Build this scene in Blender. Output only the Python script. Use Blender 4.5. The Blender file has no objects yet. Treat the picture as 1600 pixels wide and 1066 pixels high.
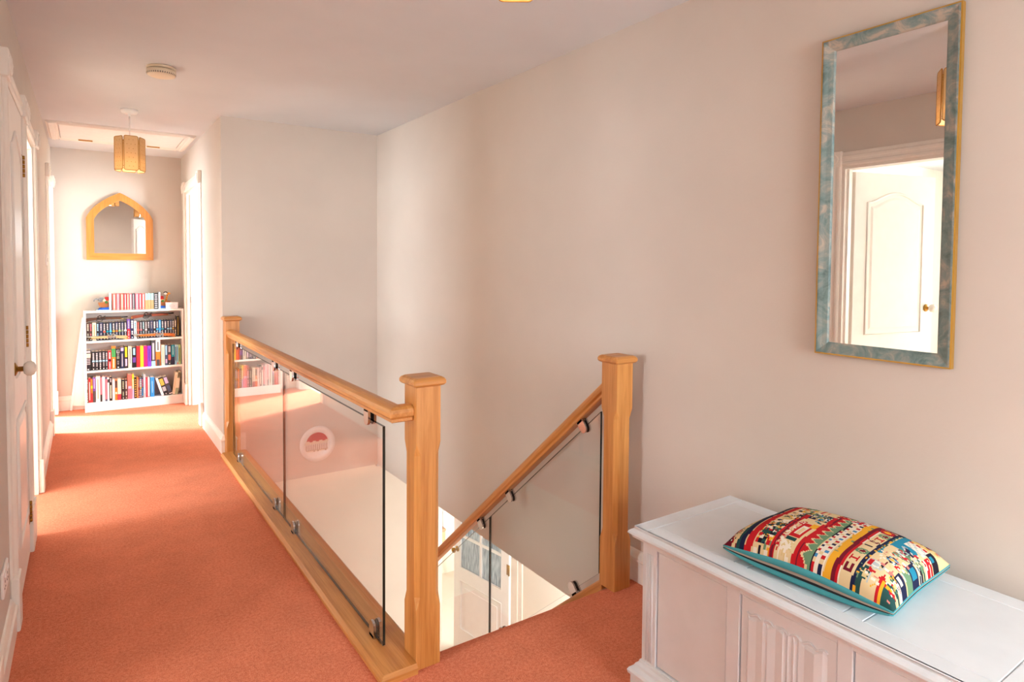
import bpy, bmesh, math, random
import numpy as np
from mathutils import Vector, Matrix
random.seed(7)
PI = math.pi
R = math.radians
scene = bpy.context.scene
col = scene.collection

# ------------------------------------------------------------------ camera
cam_d = bpy.data.cameras.new('camera')
cam = bpy.data.objects.new('camera', cam_d)
col.objects.link(cam)
scene.camera = cam
yaw, pitch, roll = -0.5815, -0.0372, 0.0064
fw = Vector((-math.sin(yaw) * math.cos(pitch), math.cos(yaw) * math.cos(pitch), math.sin(pitch)))
rt = Vector((math.cos(yaw), math.sin(yaw), 0))
up = rt.cross(fw)
rt2 = rt * math.cos(roll) + up * math.sin(roll)
up2 = -rt * math.sin(roll) + up * math.cos(roll)
cam.matrix_world = Matrix(((rt2.x, up2.x, -fw.x, 0), (rt2.y, up2.y, -fw.y, 0), (rt2.z, up2.z, -fw.z, 1.363), (0, 0, 0, 1)))
cam_d.sensor_width = 36
cam_d.lens = 973.88 * 36 / 1600
cam_d.shift_x = (800 - 772.89) / 1600
cam_d.shift_y = (450.48 - 533) / 1600
cam_d.clip_start = 0.02

# ------------------------------------------------------------------ world, lights, exposure
w = bpy.data.worlds.new('sky')
scene.world = w
w.use_nodes = True
w.node_tree.nodes['Background'].inputs[0].default_value = (0.86, 0.92, 1.0, 1)
w.node_tree.nodes['Background'].inputs[1].default_value = 1.0


def area(name, loc, target, sx, sy, power, color=(1, 1, 1)):
    d = bpy.data.lights.new(name, 'AREA')
    d.shape = 'RECTANGLE'
    d.size, d.size_y = sx, sy
    d.energy = power
    d.color = color
    o = bpy.data.objects.new(name, d)
    col.objects.link(o)
    o.location = loc
    o.rotation_euler = (Vector(target) - Vector(loc)).to_track_quat('-Z', 'Y').to_euler()
    return o


DAY = (0.83, 0.95, 1.0)
area('daylight_left_front', (-3.55, 1.3, 1.45), (0, 1.4, 1.0), 1.4, 1.3, 70, DAY)
area('added_fill_left_near', (-1.15, -.55, 2.05), (1.0, .3, .0), 1.0, 1.0, 62, (1.0, 0.98, 0.95))  # added fill lamp that brightens the near landing and chest
area('daylight_left_middle', (-3.0, 3.95, 1.45), (0, 3.95, 1.0), 1.2, 1.3, 120, DAY)
area('daylight_left_far', (-2.1, 7.45, 1.45), (0, 6.3, 0.7), 1.2, 1.2, 140, DAY)
area('daylight_right', (2.65, 4.55, 1.5), (.6, 6.6, 1.2), 1.0, 1.2, 165, DAY)  # stand-in daylight, placed so it reaches the passage end wall
area('added_fill_behind', (1.42, -2.9, 1.45), (1.2, 0, 1.1), 1.5, 1.5, 150, DAY)  # added fill lamp behind the camera, lifts the ambient level
area('daylight_hall', (4.9, 5.2, -1.3), (2.8, 5.0, -1.6), 1.2, 1.4, 62, DAY)
area('hall_lamp', (2.7, 3.0, -0.40), (2.7, 3.4, -3), 0.5, 0.5, 42, (0.88, 0.96, 1.0))
sun_d = bpy.data.lights.new('sun', 'SUN')
sun_d.energy = 22
sun_d.angle = R(7)
sun_d.color = (1.0, 0.96, 0.9)
sun = bpy.data.objects.new('sun', sun_d)
col.objects.link(sun)
sun.rotation_euler = Vector((1, -.47, -.54)).to_track_quat('-Z', 'Y').to_euler()

vs = scene.view_settings
vs.view_transform = 'Standard'
vs.look = 'None'
vs.gamma = 1
vs.exposure = 0.5
vs.use_curve_mapping = False
cy = scene.cycles
cy.use_denoising = True
cy.max_bounces = 14
cy.diffuse_bounces = 8
cy.glossy_bounces = 6
cy.transparent_max_bounces = 24
cy.sample_clamp_indirect = 6
cy.caustics_reflective = False
cy.caustics_refractive = False


# ------------------------------------------------------------------ materials
def lin(c):
    r = []
    for v in c[:3]:
        v = v / 255
        r.append(v / 12.92 if v <= .04045 else ((v + .055) / 1.055) ** 2.4)
    return tuple(r) + (1,)


MATS = {}


def base_mat(name, color, rough=.5, metal=0., spec=.5):
    m = bpy.data.materials.new(name)
    m.use_nodes = True
    b = m.node_tree.nodes['Principled BSDF']
    b.inputs['Base Color'].default_value = lin(color)
    b.inputs['Roughness'].default_value = rough
    b.inputs['Metallic'].default_value = metal
    b.inputs['Specular IOR Level'].default_value = spec
    return m


def N(m, t, **kw):
    n = m.node_tree.nodes.new(t)
    for k, v in kw.items():
        if k in n.inputs:
            n.inputs[k].default_value = v
        else:
            setattr(n, k, v)
    return n


def L(m, a, b):
    m.node_tree.links.new(a, b)


def ramp(m, stops, interp='LINEAR'):
    n = m.node_tree.nodes.new('ShaderNodeValToRGB')
    cr = n.color_ramp
    cr.interpolation = interp
    while len(cr.elements) < len(stops):
        cr.elements.new(.5)
    for e, (p, c) in zip(cr.elements, stops):
        e.position = p
        e.color = lin(c)
    return n


def flat(color, rough=.5, metal=0., spec=.4):
    """plain coat with faint mottling"""
    key = (tuple(color), rough, metal)
    if key in MATS:
        return MATS[key]
    m = base_mat('coat_%d' % len(MATS), color, rough, metal, spec)
    if metal < .5:
        tc = N(m, 'ShaderNodeTexCoord')
        nz = N(m, 'ShaderNodeTexNoise', Scale=14., Detail=3.)
        L(m, tc.outputs['Object'], nz.inputs['Vector'])
        c0 = tuple(max(0, v * .988) for v in color)
        c1 = tuple(min(255, v * 1.008) for v in color)
        rp = ramp(m, [(.3, c0), (.7, c1)])
        L(m, nz.outputs['Fac'], rp.inputs[0])
        L(m, rp.outputs[0], m.node_tree.nodes['Principled BSDF'].inputs['Base Color'])
    MATS[key] = m
    return m


def plaster(name, color, bump=.05, scale=120.):
    m = base_mat(name, color, .85, 0, .2)
    b = m.node_tree.nodes['Principled BSDF']
    tc = N(m, 'ShaderNodeTexCoord')
    n1 = N(m, 'ShaderNodeTexNoise', Scale=scale, Detail=4.)
    n2 = N(m, 'ShaderNodeTexNoise', Scale=2.2, Detail=3.)
    L(m, tc.outputs['Object'], n1.inputs['Vector'])
    L(m, tc.outputs['Object'], n2.inputs['Vector'])
    c0 = tuple(v * .985 for v in color)
    c1 = tuple(min(255, v * 1.012) for v in color)
    rp = ramp(m, [(.3, c0), (.7, c1)])
    L(m, n2.outputs['Fac'], rp.inputs[0])
    L(m, rp.outputs[0], b.inputs['Base Color'])
    bp = N(m, 'ShaderNodeBump', Strength=bump, Distance=.004)
    L(m, n1.outputs['Fac'], bp.inputs['Height'])
    L(m, bp.outputs[0], b.inputs['Normal'])
    return m


def wood(name, axis, light=(210, 146, 80), dark=(172, 104, 42), rough=.38, scale=1.0):
    m = base_mat(name, light, rough, 0, .5)
    b = m.node_tree.nodes['Principled BSDF']
    tc = N(m, 'ShaderNodeTexCoord')
    sc = [34. * scale] * 3
    sc['xyz'.index(axis)] = 1.6 * scale
    mp = N(m, 'ShaderNodeMapping')
    mp.inputs['Scale'].default_value = sc
    L(m, tc.outputs['Object'], mp.inputs['Vector'])
    n1 = N(m, 'ShaderNodeTexNoise', Scale=1.0, Detail=6., Roughness=.6, Distortion=.6)
    L(m, mp.outputs[0], n1.inputs['Vector'])
    sc2 = [260. * scale] * 3
    sc2['xyz'.index(axis)] = 8. * scale
    mp2 = N(m, 'ShaderNodeMapping')
    mp2.inputs['Scale'].default_value = sc2
    L(m, tc.outputs['Object'], mp2.inputs['Vector'])
    n2 = N(m, 'ShaderNodeTexNoise', Scale=1.0, Detail=3.)
    L(m, mp2.outputs[0], n2.inputs['Vector'])
    ad = N(m, 'ShaderNodeMath', operation='MULTIPLY_ADD')
    ad.inputs[1].default_value = .35
    L(m, n2.outputs['Fac'], ad.inputs[0])
    L(m, n1.outputs['Fac'], ad.inputs[2])
    mid = tuple((a + c) / 2 for a, c in zip(light, dark))
    rp = ramp(m, [(.42, dark), (.62, mid), (.82, light)])
    L(m, ad.outputs[0], rp.inputs[0])
    L(m, rp.outputs[0], b.inputs['Base Color'])
    bp = N(m, 'ShaderNodeBump', Strength=.12, Distance=.002)
    L(m, n2.outputs['Fac'], bp.inputs['Height'])
    L(m, bp.outputs[0], b.inputs['Normal'])
    return m


def carpet_mat():
    m = base_mat('carpet_pile', (190, 100, 75), .95, 0, .1)
    b = m.node_tree.nodes['Principled BSDF']
    tc = N(m, 'ShaderNodeTexCoord')
    n1 = N(m, 'ShaderNodeTexNoise', Scale=260., Detail=4., Roughness=.7)
    n2 = N(m, 'ShaderNodeTexNoise', Scale=5., Detail=5., Roughness=.65)
    n3 = N(m, 'ShaderNodeTexNoise', Scale=90., Detail=3.)
    for n in (n1, n2, n3):
        L(m, tc.outputs['Object'], n.inputs['Vector'])
    r1 = ramp(m, [(.30, (206, 106, 76)), (.5, (238, 135, 99)), (.72, (250, 171, 138))])
    r2 = ramp(m, [(.3, (236, 233, 230)), (.7, (255, 255, 255))])
    mx = N(m, 'ShaderNodeMath', operation='MULTIPLY_ADD')
    mx.inputs[1].default_value = .45
    L(m, n3.outputs['Fac'], mx.inputs[0])
    sb = N(m, 'ShaderNodeMath', operation='SUBTRACT')
    sb.inputs[1].default_value = .225
    L(m, n1.outputs['Fac'], mx.inputs[2])
    L(m, mx.outputs[0], sb.inputs[0])
    L(m, sb.outputs[0], r1.inputs[0])
    L(m, n2.outputs['Fac'], r2.inputs[0])
    mm = N(m, 'ShaderNodeMix', data_type='RGBA', blend_type='MULTIPLY')
    mm.inputs[0].default_value = 1
    L(m, r1.outputs[0], mm.inputs[6])
    L(m, r2.outputs[0], mm.inputs[7])
    L(m, mm.outputs[2], b.inputs['Base Color'])
    bp = N(m, 'ShaderNodeBump', Strength=.7, Distance=.006)
    L(m, n1.outputs['Fac'], bp.inputs['Height'])
    L(m, bp.outputs[0], b.inputs['Normal'])
    b.inputs['Sheen Weight'].default_value = .25
    b.inputs['Sheen Roughness'].default_value = .5
    b.inputs['Sheen Tint'].default_value = lin((255, 190, 160))
    return m


def glass_face(name, tint, strength=.96):
    """thin architectural pane: see-through with reflection rising at grazing angles"""
    m = bpy.data.materials.new(name)
    m.use_nodes = True
    nt = m.node_tree
    nt.nodes.remove(nt.nodes['Principled BSDF'])
    out = nt.nodes['Material Output']
    tr = N(m, 'ShaderNodeBsdfTransparent')
    tr.inputs[0].default_value = tint
    gl = N(m, 'ShaderNodeBsdfGlossy')
    gl.inputs['Roughness'].default_value = 0.0
    gl.inputs['Color'].default_value = (.97, .98, .98, 1)
    lw = N(m, 'ShaderNodeLayerWeight')
    lw.inputs[0].default_value = .5
    pw = N(m, 'ShaderNodeMath', operation='POWER')
    pw.inputs[1].default_value = 5
    ml = N(m, 'ShaderNodeMath', operation='MULTIPLY_ADD')
    ml.inputs[1].default_value = strength
    ml.inputs[2].default_value = .04
    mix = N(m, 'ShaderNodeMixShader')
    L(m, lw.outputs['Facing'], pw.inputs[0])
    L(m, pw.outputs[0], ml.inputs[0])
    L(m, ml.outputs[0], mix.inputs[0])
    L(m, tr.outputs[0], mix.inputs[1])
    L(m, gl.outputs[0], mix.inputs[2])
    L(m, mix.outputs[0], out.inputs[0])
    return m


def marble_frame():
    m = base_mat('teal_marbling', (110, 140, 140), .45, 0, .4)
    b = m.node_tree.nodes['Principled BSDF']
    tc = N(m, 'ShaderNodeTexCoord')
    n1 = N(m, 'ShaderNodeTexNoise', Scale=16., Detail=5., Distortion=1.4, Roughness=.65)
    L(m, tc.outputs['Object'], n1.inputs['Vector'])
    rp = ramp(m, [(.30, (84, 106, 106)), (.46, (116, 136, 134)), (.57, (142, 148, 142)), (.66, (178, 164, 150))])
    L(m, n1.outputs['Fac'], rp.inputs[0])
    L(m, rp.outputs[0], b.inputs['Base Color'])
    return m


def parchment():
    m = base_mat('parchment', (226, 196, 146), .6, 0, .3)
    b = m.node_tree.nodes['Principled BSDF']
    tc = N(m, 'ShaderNodeTexCoord')
    n1 = N(m, 'ShaderNodeTexNoise', Scale=60., Detail=4.)
    L(m, tc.outputs['Object'], n1.inputs['Vector'])
    rp = ramp(m, [(.3, (234, 206, 158)), (.7, (242, 216, 170))])
    L(m, n1.outputs['Fac'], rp.inputs[0])
    L(m, rp.outputs[0], b.inputs['Base Color'])
    tl = N(m, 'ShaderNodeBsdfTranslucent')
    tl.inputs[0].default_value = lin((240, 210, 158))
    mix = N(m, 'ShaderNodeMixShader')
    mix.inputs[0].default_value = .5
    L(m, b.outputs[0], mix.inputs[1])
    L(m, tl.outputs[0], mix.inputs[2])
    L(m, mix.outputs[0], m.node_tree.nodes['Material Output'].inputs[0])
    return m


def obscure_glass():
    m = bpy.data.materials.new('obscure_glass')
    m.use_nodes = True
    nt = m.node_tree
    b = nt.nodes['Principled BSDF']
    out = nt.nodes['Material Output']
    b.inputs['Roughness'].default_value = .12
    tc = N(m, 'ShaderNodeTexCoord')
    mp = N(m, 'ShaderNodeMapping')
    mp.inputs['Scale'].default_value = (60, 60, 9)
    n1 = N(m, 'ShaderNodeTexNoise', Scale=1., Detail=3.)
    L(m, tc.outputs['Object'], mp.inputs[0])
    L(m, mp.outputs[0], n1.inputs['Vector'])
    bp = N(m, 'ShaderNodeBump', Strength=.5, Distance=.01)
    L(m, n1.outputs['Fac'], bp.inputs['Height'])
    L(m, bp.outputs[0], b.inputs['Normal'])
    rp = ramp(m, [(.3, (120, 128, 134)), (.7, (206, 210, 210))])
    L(m, n1.outputs['Fac'], rp.inputs[0])
    L(m, rp.outputs[0], b.inputs['Base Color'])
    tl = N(m, 'ShaderNodeBsdfTranslucent')
    L(m, rp.outputs[0], tl.inputs[0])
    mix = N(m, 'ShaderNodeMixShader')
    mix.inputs[0].default_value = .55
    L(m, b.outputs[0], mix.inputs[1])
    L(m, tl.outputs[0], mix.inputs[2])
    L(m, mix.outputs[0], out.inputs[0])
    return m


def attr_mat():
    m = base_mat('needlepoint', (200, 190, 170), .9, 0, .15)
    b = m.node_tree.nodes['Principled BSDF']
    a = N(m, 'ShaderNodeAttribute', attribute_name='stitch')
    tc = N(m, 'ShaderNodeTexCoord')
    n1 = N(m, 'ShaderNodeTexNoise', Scale=700., Detail=2.)
    L(m, tc.outputs['Object'], n1.inputs['Vector'])
    bp = N(m, 'ShaderNodeBump', Strength=.35, Distance=.002)
    L(m, n1.outputs['Fac'], bp.inputs['Height'])
    L(m, bp.outputs[0], b.inputs['Normal'])
    L(m, a.outputs['Color'], b.inputs['Base Color'])
    return m


M = {}
M['wall'] = plaster('wall_paint', (209, 199, 190), .10, 90.)
M['ceiling'] = plaster('ceiling_paint', (212, 215, 219), .04, 60.)
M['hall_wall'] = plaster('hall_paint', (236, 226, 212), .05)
M['carpet'] = carpet_mat()
M['gloss'] = flat((238, 232, 224), .35)
M['door'] = flat((240, 236, 230), .35)
M['chest'] = flat((222, 227, 232), .45)
M['white'] = flat((240, 238, 236), .4)
for ax in 'xyz':
    M['oak_' + ax] = wood('oak_' + ax, ax)
M['pine_x'] = wood('pine_x', 'x', (214, 146, 66), (186, 112, 40), .4)
M['pine_z'] = wood('pine_z', 'z', (214, 146, 66), (186, 112, 40), .4)
M['glass'] = glass_face('pane_glass', (.98, .988, .982, 1))
M['stair_glass'] = glass_face('stair_pane_glass', (.975, .988, .978, 1))
M['glass_edge'] = base_mat('glass_edge', (22, 30, 26), .15)
M['chrome'] = base_mat('chrome', (205, 198, 195), .16, 1.)
M['rubber'] = flat((25, 22, 20), .7)
M['brass'] = base_mat('brass', (170, 128, 60), .3, 1.)
M['steel'] = base_mat('steel', (170, 166, 160), .3, 1.)
M['mirror'] = base_mat('silvering', (240, 240, 238), .0, 1.)
M['marble'] = marble_frame()
M['gold'] = base_mat('gilt', (206, 160, 70), .35, .8)
M['parchment'] = parchment()
M['stitch'] = flat((184, 134, 62), .6)
M['plastic'] = flat((232, 216, 190), .4)
M['china'] = flat((232, 226, 216), .15)
M['obscure'] = obscure_glass()
M['teal'] = flat((66, 150, 158), .8)
M['needle'] = attr_mat()
M['lam'] = flat((240, 236, 232), .35)
M['shadowgap'] = flat((120, 110, 104), .8)


# ------------------------------------------------------------------ mesh helpers
ORG = {}


class MB:
    def __init__(self):
        self.v, self.f, self.mi, self.sm = [], [], [], []

    def add(self, vs_, fs, mi=0, smooth=False):
        o = len(self.v)
        self.v += [tuple(p) for p in vs_]
        for f in fs:
            self.f.append([i + o for i in f])
            self.mi.append(mi)
            self.sm.append(smooth)

    def box(self, x0, x1, y0, y1, z0, z1, mi=0, bev=0.):
        x0, x1 = min(x0, x1), max(x0, x1)
        y0, y1 = min(y0, y1), max(y0, y1)
        z0, z1 = min(z0, z1), max(z0, z1)
        bev = min(bev, (x1 - x0) * .45, (y1 - y0) * .45, (z1 - z0) * .45)
        if bev <= 0:
            self.add([(x0, y0, z0), (x1, y0, z0), (x1, y1, z0), (x0, y1, z0), (x0, y0, z1), (x1, y0, z1), (x1, y1, z1), (x0, y1, z1)],
                     [(0, 3, 2, 1), (4, 5, 6, 7), (0, 1, 5, 4), (1, 2, 6, 5), (2, 3, 7, 6), (3, 0, 4, 7)], mi)
            return
        b = bev
        lay = []
        for z, i in ((z0, b), (z0 + b, 0), (z1 - b, 0), (z1, b)):
            c = b
            lay.append([(x0 + i + c * (i == 0), y0 + i, z), (x1 - i - c * (i == 0), y0 + i, z), (x1 - i, y0 + i + c * (i == 0), z), (x1 - i, y1 - i - c * (i == 0), z),
                        (x1 - i - c * (i == 0), y1 - i, z), (x0 + i + c * (i == 0), y1 - i, z), (x0 + i, y1 - i - c * (i == 0), z), (x0 + i, y0 + i + c * (i == 0), z)])
        self.loft(lay, mi)

    def loft(self, rings, mi=0, caps=True, smooth=False, closed=True):
        n = len(rings[0])
        vv = [p for r_ in rings for p in r_]
        fs = []
        for k in range(len(rings) - 1):
            for i in range(n if closed else n - 1):
                j = (i + 1) % n
                fs.append((k * n + i, k * n + j, (k + 1) * n + j, (k + 1) * n + i))
        if caps:
            fs.append(tuple(range(n - 1, -1, -1)))
            fs.append(tuple(range((len(rings) - 1) * n, len(rings) * n)))
        self.add(vv, fs, mi, smooth)

    def ext(self, prof, O, A, B, Lv, mi=0, smooth=False):
        O, A, B, Lv = Vector(O), Vector(A), Vector(B), Vector(Lv)
        r0 = [O + A * a + B * b for a, b in prof]
        self.loft([r0, [p + Lv for p in r0]], mi, True, smooth)

    def sweep(self, path, prof, upv=(0, 0, 1), mi=0, closed=False, smooth=False):
        P = [Vector(p) for p in path]
        upv = Vector(upv)
        n = len(P)
        rings = []
        for i in range(n):
            if closed:
                a, b = (P[i] - P[i - 1]).normalized(), (P[(i + 1) % n] - P[i]).normalized()
            else:
                a = (P[i] - P[i - 1]).normalized() if i else (P[1] - P[0]).normalized()
                b = (P[i + 1] - P[i]).normalized() if i < n - 1 else a
            s1, s2 = a.cross(upv).normalized(), b.cross(upv).normalized()
            s = (s1 + s2)
            s = s / max(.2, s.dot(s1)) if s.length > 1e-6 else s1
            rings.append([P[i] + s * q + upv * r_ for q, r_ in prof])
        if closed:
            rings.append(rings[0])
        self.loft(rings, mi, not closed, smooth)

    def cyl(self, p0, p1, r0, r1=None, n=16, mi=0, caps=True, smooth=True):
        p0, p1 = Vector(p0), Vector(p1)
        r1 = r0 if r1 is None else r1
        d = (p1 - p0).normalized()
        a = d.orthogonal().normalized()
        b = d.cross(a)
        rings = [[p + (a * math.cos(2 * PI * i / n) + b * math.sin(2 * PI * i / n)) * r_ for i in range(n)] for p, r_ in ((p0, r0), (p1, r1))]
        self.loft(rings, mi, caps, smooth)

    def lathe(self, O, axis, prof, n=24, mi=0, smooth=True):
        """prof: (radius, height along axis)"""
        O, d = Vector(O), Vector(axis).normalized()
        a = d.orthogonal().normalized()
        b = d.cross(a)
        rings = [[O + d * h + (a * math.cos(2 * PI * i / n) + b * math.sin(2 * PI * i / n)) * max(r_, 1e-4) for i in range(n)] for r_, h in prof]
        self.loft(rings, mi, True, smooth)

    def tube(self, pts, r, n=8, mi=0, closed=False):
        P = [Vector(p) for p in pts]
        rad = r if isinstance(r, (list, tuple)) else [r] * len(P)
        rings = []
        prev = None
        for i, p in enumerate(P):
            if closed:
                t = (P[(i + 1) % len(P)] - P[i - 1]).normalized()
            else:
                t = (P[min(i + 1, len(P) - 1)] - P[max(i - 1, 0)]).normalized()
            a = t.orthogonal().normalized() if prev is None else (prev - t * prev.dot(t)).normalized()
            prev = a
            b = t.cross(a)
            rings.append([p + (a * math.cos(2 * PI * k / n) + b * math.sin(2 * PI * k / n)) * rad[i] for k in range(n)])
        if closed:
            rings.append(rings[0])
        self.loft(rings, mi, not closed, True)

    def ball(self, c, r, n=12, mi=0, sx=1, sy=1, sz=1):
        c = Vector(c)
        rings = []
        for k in range(n // 2 + 1):
            th = PI * k / (n // 2)
            rr = max(math.sin(th), 1e-3)
            rings.append([c + Vector((r * sx * rr * math.cos(2 * PI * i / n), r * sy * rr * math.sin(2 * PI * i / n), -r * sz * math.cos(th))) for i in range(n)])
        self.loft(rings, mi, True, True)

    def build(self, name, mats, parent=None, loc=None, kind=None):
        if not isinstance(mats, (list, tuple)):
            mats = [mats]
        o0 = Vector(ORG.get(parent.name, (0, 0, 0))) if parent else Vector(loc or (0, 0, 0))
        me = bpy.data.meshes.new(name)
        me.from_pydata([tuple(Vector(p) - o0) for p in self.v], [], self.f)
        for m in mats:
            me.materials.append(m)
        me.polygons.foreach_set('material_index', self.mi)
        me.polygons.foreach_set('use_smooth', self.sm)
        bm = bmesh.new()
        bm.from_mesh(me)
        bmesh.ops.recalc_face_normals(bm, faces=bm.faces)
        bm.to_mesh(me)
        bm.free()
        me.update()
        o = bpy.data.objects.new(name, me)
        col.objects.link(o)
        ORG[o.name] = tuple(o0)
        if parent:
            o.parent = parent
        else:
            o.location = o0
        if kind:
            o['kind'] = kind
        return o


def tag(o, label=None, cat=None, group=None, kind=None):
    if label:
        o['label'] = label
    if cat:
        o['category'] = cat
    if group:
        o['group'] = group
    if kind:
        o['kind'] = kind
    return o


def thing(name, label, cat, loc=(0, 0, 0), group=None, kind=None, local=False):
    """Empty at the thing's base; parts are given in world coordinates unless local"""
    o = bpy.data.objects.new(name, None)
    o.empty_display_size = .05
    col.objects.link(o)
    o.location = loc
    ORG[o.name] = (0, 0, 0) if local else tuple(loc)
    return tag(o, label, cat, group, kind)


# ------------------------------------------------------------------ room shell
XL, XR, XC, YB, YE, H = -0.246, 1.985, 0.813, 4.76, 6.92, 2.40


def wall_x(name, xa, xb, y0, y1, z0, z1, openings, mat, label):
    """wall with faces at xa / xb running along y; openings (ya, yb, zb, zt)"""
    mb = MB()
    ys = y0
    for ya, yb, zb, zt in sorted(openings):
        mb.box(xa, xb, ys, ya, z0, z1)
        if zt < z1:
            mb.box(xa, xb, ya, yb, zt, z1)
        if zb > z0:
            mb.box(xa, xb, ya, yb, z0, zb)
        ys = yb
    mb.box(xa, xb, ys, y1, z0, z1)
    return tag(mb.build(name, mat), label, 'wall', kind='structure')


def wall_y(name, ya, yb, x0, x1, z0, z1, openings, mat, label):
    mb = MB()
    xs = x0
    for xa, xb, zb, zt in sorted(openings):
        mb.box(xs, xa, ya, yb, z0, z1)
        if zt < z1:
            mb.box(xa, xb, ya, yb, zt, z1)
        if zb > z0:
            mb.box(xa, xb, ya, yb, z0, zb)
        xs = xb
    mb.box(xs, x1, ya, yb, z0, z1)
    return tag(mb.build(name, mat), label, 'wall', kind='structure')


DT = 2.03
wall_x('wall_left', XL - .1, XL, -1.3, 7.02, 0, H, [(-.95, -.15, .9, 2.1), (1.45, 2.21, 0, DT), (2.93, 3.60, 0, DT), (3.76, 4.50, 0, DT), (6.02, 6.75, 0, DT)], M['wall'],
       'white left wall of the landing, pierced by a row of doorways')
wall_x('wall_right', XR, XR + .1, -1.3, 4.86, -.28, H, [], M['wall'], 'tall white right wall carrying the teal framed mirror')
wall_y('wall_stairwell', YB, YB + .1, XC, XR, -.28, H, [], M['wall'], 'white end wall of the stairwell behind the glass balustrade')
wall_x('wall_passage', XC, XC + .1, YB + .1, YE, 0, H, [(5.74, 6.58, 0, DT)], M['wall'], 'white right wall of the passage with an open doorway')
wall_y('wall_end', YE, YE + .1, XL, XC + .1, 0, H, [], M['wall'], 'white end wall of the passage behind the bookcase')
wall_y('wall_near', -1.3, -1.2, XL, XR, 0, H, [(1.11, 1.87, 0, DT)], M['wall'], 'cream wall behind the camera with a doorway')

# carpet floor with a rolled nosing at the head of the stairs
mb = MB()
mb.box(XL - .1, .95, -1.3, YB, -.28, 0)
mb.box(XL - .1, XC + .1, YB, 7.02, -.28, 0)
prof = [(-3.23, 0), (-.080, 0), (-.055, -.003), (-.034, -.009), (-.016, -.019), (-.004, -.032), (.001, -.046), (-.003, -.060), (-.012, -.068), (-.012, -.28), (-3.23, -.28)]
mb.ext(prof, (.95, 1.938, 0), (0, 1, 0), (0, 0, 1), (XR - .95, 0, 0), 0, False)
floor = tag(mb.build('floor', M['carpet']), 'salmon red carpet on the landing, rolled over the stair edge', 'carpet', kind='structure')
mb = MB()
mb.box(-3.8, XL - .1, -1.5, 8.9, -.28, 0)
mb.box(XC + .1, 4.2, YB + .1, 7.7, -.28, 0)
mb.box(XL - .1, 3.2, -3.4, -1.3, -.28, 0)
tag(mb.build('floor', flat((214, 196, 176), .8)), 'pale carpet of the bedrooms off the landing', 'carpet', kind='structure')
mb = MB()
mb.box(-3.9, 4.2, -3.4, 8.9, H, H + .1)
tag(mb.build('ceiling', M['ceiling']), 'flat off-white ceiling above landing and stairwell', 'ceiling', kind='structure')

# rooms off the landing that let the daylight in
wl = flat((236, 230, 222), .8)
mb = MB()
mb.box(-3.9, -3.8, -1.5, 0.6, 0, H); mb.box(-3.9, -3.8, 2.0, 3.1, 0, H); mb.box(-3.9, -3.8, 0.6, 2.0, 0, .8); mb.box(-3.9, -3.8, 0.6, 2.0, 2.1, H)
mb.box(-3.8, XL - .1, -1.6, -1.5, 0, H)
mb.box(-3.8, XL - .1, .25, .35, 0, H)  # unseen partition added to keep the near fill off the open door
mb.box(-3.8, XL - .1, 3.0, 3.1, 0, H)
mb.box(XL - .13, XL - .1, 2.88, 3.66, 0, H)  # unseen backing added to stop light leaking over the cupboard door
mb.box(-3.25, -3.15, 3.1, 3.35, 0, H); mb.box(-3.25, -3.15, 4.55, 5.3, 0, H); mb.box(-3.25, -3.15, 3.35, 4.55, 0, .8); mb.box(-3.25, -3.15, 3.35, 4.55, 2.1, H)
mb.box(-3.2, XL - .1, 5.2, 5.3, 0, H)
mb.box(-2.35, -2.25, 5.3, 6.75, 0, H); mb.box(-2.35, -2.25, 8.05, 8.8, 0, H); mb.box(-2.35, -2.25, 6.75, 8.05, 0, .8); mb.box(-2.35, -2.25, 6.75, 8.05, 2.1, H)
mb.box(-2.35, XL, 8.7, 8.8, 0, H); mb.box(XL - .1, XL, 7.02, 8.7, 0, H)
tag(mb.build('wall_bedrooms', wl), 'pale walls of the bedrooms behind the left doorways, with added light blockers', 'wall', kind='structure')
mb = MB()
mb.box(3.7, 3.8, YB, 7.7, 0, H)
mb.box(3.25, 3.8, YB, YB + .1, 0, H); mb.box(XR + .1, 2.15, YB, YB + .1, 0, H); mb.box(2.15, 3.25, YB, YB + .1, 0, .8); mb.box(2.15, 3.25, YB, YB + .1, 2.1, H)
mb.box(XC + .1, 3.8, 7.6, 7.7, 0, H)
mb.box(XC, XC + .1, 7.02, 7.7, 0, H)
tag(mb.build('wall_bathroom', wl), 'pale walls of the room beyond the right passage doorway', 'wall', kind='structure')
mb = MB()
mb.box(.5, .6, -3.2, -1.3, 0, H); mb.box(2.3, 2.4, -3.2, -1.3, 0, H)
mb.box(.5, .7, -3.2, -3.1, 0, H); mb.box(2.15, 2.4, -3.2, -3.1, 0, H); mb.box(.7, 2.15, -3.2, -3.1, 0, .7); mb.box(.7, 2.15, -3.2, -3.1, 2.2, H)
tag(mb.build('wall_study', wl), 'pale walls of the room behind the camera', 'wall', kind='structure')


def window_x(n, x, y0, y1, z0, z1):
    mb = MB()
    t = .05
    mb.box(x - .03, x + .03, y0, y0 + t, z0, z1); mb.box(x - .03, x + .03, y1 - t, y1, z0, z1)
    mb.box(x - .03, x + .03, y0, y1, z0, z0 + t); mb.box(x - .03, x + .03, y0, y1, z1 - t, z1)
    o = mb.build('window_%d' % n, M['gloss'], kind='structure')
    tag(o, 'unseen white window frame on the bedroom side of the landing', 'window')


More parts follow.
